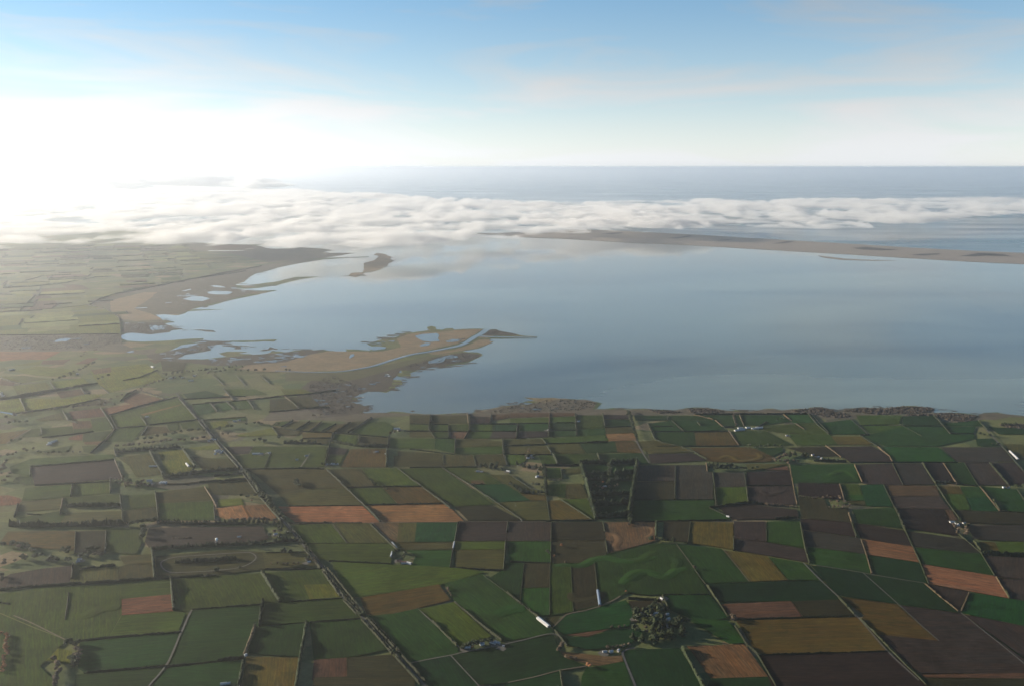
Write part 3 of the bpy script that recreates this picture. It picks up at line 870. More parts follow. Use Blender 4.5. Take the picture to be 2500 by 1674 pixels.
# low terrace banks left by the old river: real humps that catch the low sun
def terrace(tile, words, wd, ht, cls):
    pts = smooth_line([G(*p) for p in px(tile, words.split())], 8)
    prof = [(-0.5, 0.0), (-0.33, 0.35), (-0.12, 0.9), (0.05, 1.0), (0.22, 0.75), (0.38, 0.25), (0.5, 0.0)]
    V = []; F = []; n = len(pts); m = len(prof)
    for k in range(n):
        a = pts[max(0, k - 1)]; b = pts[min(n - 1, k + 1)]; d = (b - a); d.z = 0; d.normalize(); nv = Vector((-d.y, d.x, 0))
        tap = math.sin(math.pi * (k + 0.4) / (n - 0.2)) ** 0.5
        for q, z in prof:
            c = pts[k] + nv * (q * wd * (0.4 + 0.6 * tap)); V.append((c.x, c.y, 5.05 + ht * z * tap))
    for k in range(n - 1):
        for j in range(m - 1): F.append((k * m + j, (k + 1) * m + j, (k + 1) * m + j + 1, k * m + j + 1))
    return tag(mesh_obj('terrace_bank', V, F, M_FIELD[cls], smooth=True), kind='structure')
terrace('a4', '0,375 130,382 280,362 330,315 400,290', 50, 1.6, 'G')
terrace('a4', '60,600 130,535 200,492 310,482 480,532 590,465 690,450', 48, 1.8, 'G')
terrace('a4', '560,340 600,385 585,430 620,462', 44, 1.5, 'G')
terrace('a3', '1380,425 1500,415 1640,420 1760,365 1880,350 2000,375 2120,382 2240,360 2342,335', 46, 1.7, 'G')
terrace('a3', '1545,680 1560,735 1640,755 1780,735 1850,680', 44, 1.3, 'o')
terrace('a3', '2080,560 2140,540 2200,500 2300,490', 44, 1.5, 'G')
terrace('b4', '1000,665 1060,640 1120,645 1180,682 1290,682 1380,660 1385,630 1350,612', 36, 1.2, 'Y')
terrace('a3', '1900,125 1960,130 1990,180 1960,240 1990,280', 34, 1.3, 'd')
terrace('b5', '480,830 560,790 640,785 720,830 740,870', 40, 1.1, 'G')
terrace('b4', '1400,960 1430,1000 1480,1010 1640,960', 36, 1.1, 'P')
terrace('a1', '750,925 860,880 980,830 1140,820', 60, 0.8, 'g')
terrace('a3', '2250,150 2310,120 2320,80 2280,60', 22, 1.0, 'd')
terrace('a3', '820,900 960,840 1100,830', 60, 0.8, 'G')
# trotting track: an oval of pale grit
def oval(tile, words, wd, z, mat, name):
    pts = [G(*p) for p in px(tile, words.split())]
    pts = pts + [pts[0]]
    sm = smooth_line([pts[-2]] + pts + [pts[1]], 6)[6:-6]
    v, f = ribbon(sm[:-1], wd, z, True)
    return tag(mesh_obj(name, v, f, mat), kind='structure')
oval('a1', '1540,430 1545,385 1660,345 1900,325 2300,300 2400,305 2440,350 2370,410 2240,450 2000,475 1680,490 1590,475', 6, 5.7, M_GRAVEL, 'race_track')
# ------------------------------------------------------------------ vegetation materials
def leaf_mat(name, a, b, var=0.3):
    w = N(name)
    inf = w.add('ShaderNodeObjectInfo')
    n = w.noise(w.pos((0.22, 0.22, 0.22)), 1.0, 3, 0.65)
    c = w.mix(w.ramp(n, [(0.3, 0), (0.7, 1)]), a, b)
    hs = w.add('ShaderNodeHueSaturation')
    w.link(c, hs.inputs['Color'])
    w.link(w.ramp(inf.outputs['Random'], [(0, 1 - var), (1, 1 + var)]), hs.inputs['Value'])
    bs = w.bsdf(hs.outputs[0], 0.85, 0.1)
    return w.m
M_PINE = leaf_mat('pine_needles', (0.009, 0.014, 0.006), (0.020, 0.028, 0.011))  # dark tones include the shade inside the crowns
M_EVER = leaf_mat('evergreen_leaves', (0.012, 0.018, 0.008), (0.030, 0.036, 0.014))
M_WILLOW = leaf_mat('bare_willow_twigs', (0.045, 0.034, 0.023), (0.085, 0.062, 0.040))
M_POPLAR = leaf_mat('bare_poplar_twigs', (0.070, 0.055, 0.032), (0.130, 0.092, 0.050))
M_AUTUMN = leaf_mat('autumn_leaves', (0.130, 0.055, 0.026), (0.230, 0.105, 0.045))
M_GORSE = leaf_mat('hedge_leaves', (0.007, 0.010, 0.004), (0.017, 0.019, 0.008))  # darkened: shade among the leaves is put into the colour
M_PALEHEDGE = leaf_mat('sunlit_hedge_twigs', (0.034, 0.026, 0.015), (0.065, 0.046, 0.025))  # sunlight on these hedges is put into the pale tan colour
M_BARK = plain_mat('bark', (0.09, 0.07, 0.05), 0.95, 0.3, 0.5)

def blob(r, seed, cx, cy, cz, sx, sy, sz, sub=1, rough=0.28):
    rr = random.Random(seed)
    bm = bmesh.new()
    bmesh.ops.create_icosphere(bm, subdivisions=sub, radius=r)
    V = []
    for v in bm.verts:
        k = 1 + rr.uniform(-rough, rough)
        V.append((cx + v.co.x * k * sx, cy + v.co.y * k * sy, cz + v.co.z * k * sz))
    F = [tuple(v.index for v in f.verts) for f in bm.faces]
    bm.free()
    return V, F
def crown_mesh(name, kind, seed, mat):
    """unit-height tree crown: many uneven leaf clumps through the crown's volume, with loose sprays round the outside"""
    r = random.Random(seed); V = []; F = []
    def put(vf):
        v, f = vf; o = len(V); V.extend(v); F.extend(tuple(i + o for i in q) for q in f)
    if kind == 'pine':
        for k in range(26):
            t = 0.14 + 0.84 * (k / 25)
            rad = 0.26 * (1 - t) ** 0.75 + 0.03
            a = r.uniform(0, 6.28); d = rad * r.uniform(0.25, 0.9)
            put(blob(rad * r.uniform(0.45, 0.75), r.random(), d * math.cos(a), d * math.sin(a), t, 1, 1, 0.8))
    elif kind == 'poplar':
        for k in range(22):
            t = 0.12 + 0.85 * (k / 21)
            rad = 0.11 * math.sin(math.pi * min(1, 0.12 + t * 0.86)) + 0.02
            a = r.uniform(0, 6.28); d = rad * r.uniform(0.1, 0.7)
            put(blob(rad * r.uniform(0.5, 0.8), r.random(), d * math.cos(a), d * math.sin(a), t, 1, 1, 1.5))
    elif kind == 'shrub':
        for k in range(12):
            a = r.uniform(0, 6.28); d = r.uniform(0, 0.75)
            put(blob(r.uniform(0.22, 0.42), r.random(), d * math.cos(a), d * math.sin(a), r.uniform(0.2, 0.62), 1.1, 1.1, 0.85))
    else:
        n = 26
        for k in range(n):
            z = r.uniform(-1, 1); a = r.uniform(0, 6.28); q = math.sqrt(1 - z * z); d = r.uniform(0.45, 1.0)
            x, y, zz = 0.40 * d * q * math.cos(a), 0.40 * d * q * math.sin(a), 0.60 + 0.34 * d * z
            put(blob(r.uniform(0.11, 0.20), r.random(), x, y, zz, 1.1, 1.1, 0.85))
    # loose sprays of leaf
    base = list(V)
    for k in range(90):
        x, y, z = base[r.randrange(len(base))]
        s = r.uniform(0.02, 0.05)
        o = len(V)
        for j in range(3):
            V.append((x * 1.06 + r.uniform(-s, s), y * 1.06 + r.uniform(-s, s), z + r.uniform(-s, s)))
        F.append((o, o + 1, o + 2))
    me = bpy.data.meshes.new(name)
    me.from_pydata(V, [], F); me.update(); me.materials.append(mat)
    return me
def trunk_mesh(name, h, r0, seed):
    r = random.Random(seed); V = []; F = []
    n = 6
    def tube(p, q, ra, rb):
        o = len(V)
        for c, rad in ((p, ra), (q, rb)):
            for k in range(n):
                a = 6.283 * k / n
                V.append((c[0] + rad * math.cos(a), c[1] + rad * math.sin(a), c[2]))
        for k in range(n):
            F.append((o + k, o + (k + 1) % n, o + n + (k + 1) % n, o + n + k))
    tube((0, 0, -0.06), (0, 0, h), r0, r0 * 0.5)
    for k in range(5):
        a = 6.283 * k / 5 + r.uniform(-.4, .4); z = h * r.uniform(0.45, 0.9)
        tube((0, 0, z), (0.24 * math.cos(a), 0.24 * math.sin(a), z + 0.2), r0 * 0.45, r0 * 0.2)
    me = bpy.data.meshes.new(name)
    me.from_pydata(V, [], F); me.update(); me.materials.append(M_BARK)
    return me
SPECIES = {  # name, crown kind, material, height, words
    'p': ('pine_tree', 'pine', M_PINE, 20, 'dark conical pine'),
    'e': ('evergreen_tree', 'round', M_EVER, 17, 'dark round evergreen'),
    'w': ('willow_tree', 'round', M_WILLOW, 13, 'bare brown willow'),
    'o': ('poplar_tree', 'poplar', M_POPLAR, 21, 'tall narrow bare poplar'),
    'a': ('autumn_tree', 'round', M_AUTUMN, 13, 'orange autumn tree'),
    'c': ('cypress_tree', 'pine', M_PINE, 22, 'dark dense cypress'),
    's': ('shrub', 'shrub', M_WILLOW, 5, 'low brown shrub'),
}
CROWNS = {k: [crown_mesh(v[0] + '_crown', v[1], 100 * i + j, v[2]) for j in range(4)] for i, (k, v) in enumerate(SPECIES.items())}
TRUNKS = {k: trunk_mesh(v[0] + '_trunk', 0.55, 0.022, i) for i, (k, v) in enumerate(SPECIES.items())}
TREES = []
def tree(sp, x, y, hk, r, row=0):
    nm, kind, mat, h, words = SPECIES[sp]
    e = bpy.data.objects.new(nm, None)
    e.empty_display_size = 2
    COL.objects.link(e)
    H = h * hk * r.uniform(0.78, 1.22)
    e.location = (x, y, 3.6); e.rotation_euler = (0, 0, r.uniform(0, 6.28)); wk = {'p': 1.45, 'c': 1.45, 'e': 1.35, 'w': 1.3}.get(sp, 1.1)
    e.scale = (H * wk * r.uniform(0.85, 1.25), H * wk * r.uniform(0.85, 1.25), H)
    c = bpy.data.objects.new('crown', CROWNS[sp][r.randrange(4)]); c.parent = e; COL.objects.link(c)
    t = bpy.data.objects.new('trunk', TRUNKS[sp]); t.parent = e; COL.objects.link(t)
    e['category'] = 'shrub' if sp == 's' else 'tree'
    e['row'] = row
    TREES.append((e, sp, x, y))
    return e
# tile, species, spacing in metres, sideways scatter in metres, height factor, line
ROWS = '''
b1 o 16 3 0.85 90,1300 400,1305 700,1300 1000,1298 1230,1300
b1 e 22 6 1.2 1240,1295 1330,1280 1420,1262 1480,1275
b1 p 18 4 0.95 1500,1275 1800,1285 2100,1285 2342,1282 2560,1282
b2 w 21 5 1.3 250,1260 400,1262 640,1262 700,1275
b2 p 20 8 1.0 650,1290 740,1310
b1 p 15 5 0.95 640,1120 900,1110 1145,1118
b1 p 21 8 1.0 1110,600 1270,585 1450,570 1720,552
b1 w 27 14 1.3 1100,560 1250,545 1450,520 1700,495 1980,475
b1 e 34 10 1.0 1290,490 1420,480 1600,440 1700,430 1830,400 1980,405
b1 e 26 12 1.1 2040,400 2140,370 2250,360
b1 w 24 14 1.1 2100,440 2210,430
b1 p 21 7 1.0 1560,845 1700,825 1880,800 2050,780 2280,762
b1 w 24 22 1.1 1090,860 1180,900 1230,930 1350,930 1380,870
b1 e 33 22 1.0 1150,890 1250,900 1330,920 1450,950
b1 p 24 16 1.0 1640,830 1760,820 1880,800
b1 o 30 4 1.0 1180,860 1190,960
b1 e 34 5 0.75 340,605 470,612 640,605 790,608
b1 w 27 26 1.15 0,290 150,250 320,225 500,200 640,180 800,170 960,150 1100,140
b1 w 29 26 1.2 0,700 40,800 20,900
b1 w 29 30 1.15 0,640 120,620 240,590 330,560
b1 e 34 14 1.0 60,330 190,320 330,320
b1 e 28 6 0.9 380,450 440,450
b1 e 31 6 0.8 100,500 230,490
c1 w 40 20 1.1 1000,1290 1180,1230 1330,1190 1500,1110 1700,1060 1900,1040 2100,1020
c1 e 46 14 1.0 1560,1030 1700,1010 1900,1005 2100,985
c1 p 45 10 1.0 2100,985 2250,960 2342,965
c1 e 51 12 1.0 470,1090 600,1070 740,1000 830,960 900,920
c1 w 45 18 1.0 740,870 840,820 940,800
c1 e 57 12 1.1 900,1090 960,1080 1030,1050
c2 p 40 12 1.0 400,1430 600,1400 800,1385 950,1370
c2 e 51 14 1.0 900,1400 1060,1390 1250,1395 1390,1385
c2 e 49 6 0.9 1530,1390 1640,1390
b2 e 34 14 1.0 390,345 480,330 590,345
b2 e 31 10 1.1 460,500 520,495 600,510
b2 e 34 8 1.0 750,515 850,512 950,510 1110,520
b2 e 28 5 1.1 700,470 725,472
b2 w 24 12 1.0 1010,260 1130,255
b2 w 24 12 1.0 640,350 720,350
b2 p 18 4 1.3 385,790 450,880 520,985
b2 e 22 6 1.2 540,1010 590,1060 650,1130
b2 e 23 5 1.15 660,1150 720,1210 780,1250
b2 e 26 10 0.9 340,1020 400,1030 470,1030 540,1020
b2 a 30 4 0.9 430,1070 510,1065
b2 e 25 4 1.0 865,885 905,945
b2 e 25 4 0.8 1570,865 1640,925
b2 e 31 4 0.8 1705,940 1745,970
b2 e 34 8 0.7 1115,725 1180,720 1270,725
b2 w 22 8 1.0 1770,430 1850,415
b3 w 27 10 0.9 1100,600 1150,595
b3 o 20 2 0.9 1090,620 1150,605
b3 p 20 14 1.0 650,740 720,740 790,750 860,770 920,780
b3 e 31 12 1.2 770,750 850,720
b3 p 18 20 1.1 1050,710 1110,740 1170,760 1240,780 1260,830
b3 e 31 14 1.1 1110,650 1200,660
b3 e 22 16 0.8 1160,905 1230,930 1280,960
b3 p 17 3 1.0 1285,740 1290,850 1300,1005
b3 p 17 3 0.9 950,905 1010,945 1080,992 1180,995 1290,993
b3 c 13 3 1.1 1625,712 1720,708 1880,712
b3 c 13 3 1.1 1910,712 2040,705 2165,700
b3 c 13 3 1.1 1632,730 1665,840 1700,960 1740,1110 1775,1240
b3 c 12 3 1.15 2168,710 2150,850 2130,960 2110,1080 2090,1195 2115,1290
b3 c 14 4 1.0 1670,818 1780,815 1895,815
b3 c 14 4 1.0 1950,812 2040,805 2135,800
b3 e 23 4 1.1 1908,730 1912,790 1915,850
b3 c 15 5 1.0 1680,865 1780,868 1880,862
b3 c 15 5 1.0 1950,870 2040,868 2120,862
b3 c 13 5 1.1 1735,1012 1850,1015 1960,1005 2095,1000
b3 c 13 5 1.1 1765,1105 1880,1108 1980,1098 2095,1092
b3 c 13 4 1.1 1785,1225 1900,1222 2020,1210 2085,1200
b3 a 22 3 1.0 1845,900
b3 w 27 8 0.9 1780,920 1830,950 2000,920
b3 e 31 12 1.1 1760,940 1960,880
b3 s 12 3 1.2 1320,872 1400,870 1460,865
b3 c 17 4 0.6 1860,470 1900,470
b4 e 28 6 1.0 130,215 160,300 190,390 215,470
b4 p 21 8 1.0 900,735 960,740 1060,735 1130,720
b4 e 28 10 1.0 940,770 1050,765 1150,765 1250,760
b4 e 31 6 0.8 1300,765 1380,760
b4 p 20 18 1.25 1640,640 1720,640 1800,640 1850,650
b4 w 21 14 1.3 1520,680 1580,660 1640,640 1700,625
b4 w 21 8 1.0 1520,690 1600,692 1680,690 1760,690
b4 p 20 6 0.8 1900,680 2000,685 2100,685 2210,690
b4 e 28 6 0.8 1280,545 1320,555
b4 e 28 5 0.7 1320,560 1420,552 1500,540 1560,545 1620,555
b4 o 12 1 0.55 1660,710 1672,760 1690,850 1710,970 1738,1105
b4 w 27 3 1.4 1655,715
b4 s 9 5 1.5 1440,1100 1540,1105 1640,1115 1735,1125
b4 s 11 4 1.0 1130,240 1160,350
b4 e 28 4 0.7 1540,300 1590,290 1650,280
b5 w 16 12 0.85 440,1045 490,1030 560,1040 600,1060
b5 w 16 10 0.85 500,1070 600,1085 680,1100
b5 w 16 8 0.8 690,1110 620,1130 540,1135 470,1140
b5 s 13 6 1.2 200,1030 300,1035 420,1038
b5 e 31 8 0.9 1890,430 1960,445 2050,450
b5 e 31 8 0.8 2035,530 2110,535
b5 e 31 10 0.9 2100,345 2180,345 2280,345
b5 w 27 8 0.8 2200,370 2300,380
b5 e 31 10 1.0 2260,935 2342,930
b5 w 24 6 0.8 2150,940 2250,940
b5 p 22 6 0.8 1710,1250 1750,1260
b5 w 20 6 0.9 1780,1300 1800,1330 1790,1400
b5 w 20 8 0.8 1680,1300 1700,1350 1730,1400
b5 e 25 8 0.8 1690,1285 1740,1300 1770,1310
a1 e 26 14 1.25 30,240 100,230 180,240 260,260 320,290
a1 w 21 10 1.1 180,260 290,260
a1 e 26 20 1.1 220,350 320,350 420,320 520,310 600,300 680,290
a1 e 25 16 1.2 620,290 690,290
a1 e 25 18 1.15 720,350 820,330 870,300 960,280
a1 e 25 22 1.1 480,390 560,400 660,390
a1 w 20 14 1.0 740,330 860,340 900,330 1000,320
a1 e 23 8 1.2 840,290 930,275
a1 w 22 22 1.0 0,400 60,430 110,390
a1 w 22 20 1.2 0,560 40,520
a1 e 22 10 1.2 1370,70 1350,130 1325,180
a1 p 16 4 0.9 1440,270 1600,255 1800,245 2000,232 2342,215 2480,205
a1 p 15 6 0.8 1680,395 1850,385 2050,375 2250,358
a1 e 23 4 1.0 2060,480 2090,470
a1 e 28 5 0.7 2260,450 2350,440
a1 s 13 3 1.0 1640,160 1730,160 1830,155
a1 a 13 7 1.0 20,1060 60,1110 80,1180 70,1290 40,1380 5,1450
a1 w 16 6 1.2 520,1320 560,1380 550,1460 540,1561
a1 e 20 8 1.3 650,1170 700,1180 730,1180
a1 w 15 6 1.2 720,1240 760,1250 730,1300 710,1380
a1 e 19 6 1.0 690,1300 700,1400
a2 e 23 12 1.1 450,230 500,225
a2 p 17 8 0.95 540,215 650,200 820,180 890,180
a2 e 23 14 1.1 620,130 720,140 830,110
a2 e 23 12 1.0 680,60 740,90
a2 w 18 8 1.0 640,100 720,100
a2 e 20 8 1.1 760,300 860,300
a2 w 18 8 0.9 960,370 1000,340 1040,370 1080,410
a2 e 23 6 1.0 960,370 1000,345
a2 w 20 4 0.8 620,410 780,410 940,405
a2 e 22 10 1.0 1840,300 1890,310 1900,340
a2 e 26 3 0.8 1340,715 1380,730
a2 e 22 5 1.0 1480,905 1530,900
a2 e 28 4 0.9 1790,1255 1840,1270
a2 e 26 4 0.7 1000,330 960,250 900,160
a2 w 17 4 0.6 2310,640 2370,720
a3 a 20 3 1.0 1445,240
a3 a 20 3 0.9 1380,335
a3 w 22 3 0.8 1485,395
a3 e 22 5 0.8 1300,285 1335,310
a3 w 22 3 0.9 2090,40
a3 e 22 6 0.9 490,1220 620,1180 720,1160 800,1150
a3 a 16 2 0.8 600,1205
a3 e 22 4 1.0 540,1195 680,1165
a3 w 16 8 1.1 1420,1200 1460,1190 1440,1240
a3 w 17 3 0.8 1470,1300 1610,1315
a3 a 14 5 0.9 1690,1370 1705,1395
a3 w 17 3 0.8 1880,1215 1940,1210 2030,1200 2100,1180
a3 w 17 3 0.7 1920,1020 1995,1010 2060,1000
a3 a 20 2 0.8 2060,675
a4 e 22 4 1.0 330,180 410,185 500,190 600,200
a4 w 20 2 1.0 765,450
a4 w 16 4 1.25 1100,900 1130,940 1140,970
a4 e 13 22 1.18 190,880 220,950 300,920 360,850 450,830
a4 p 13 24 1.29 360,840 430,820 490,840
a4 e 13 26 1.29 230,1010 330,990 430,960 560,980 640,960
a4 p 13 30 1.35 330,1080 420,1050 520,1060 620,1030 700,1000
a4 p 13 30 1.29 250,1130 400,1110 560,1100 640,1090
a4 w 16 4 0.9 290,1020 300,1070
a4 w 16 5 0.8 440,1000 520,1000 590,1010
a4 w 17 3 0.8 120,1190 160,1170
'''
for k, line in enumerate(ROWS.strip().splitlines()):
    t, sp, step, scat, hk, *w = line.split()
    pts = [G(*p) for p in px(t, w)]
    r = random.Random(500 + k)
    step, scat, hk = float(step), float(scat), float(hk)
    if len(pts) == 1:
        tree(sp, pts[0].x, pts[0].y, hk, r, k); continue
    acc = step * 0.3
    for a, b in zip(pts, pts[1:]):
        L = (b - a).length; d = (b - a).normalized()
        while acc < L:
            q = a + d * acc
            tree(sp, q.x + r.uniform(-scat, scat), q.y + r.uniform(-scat, scat), hk, r, k)
            acc += step * r.uniform(0.75, 1.3)
        acc -= L
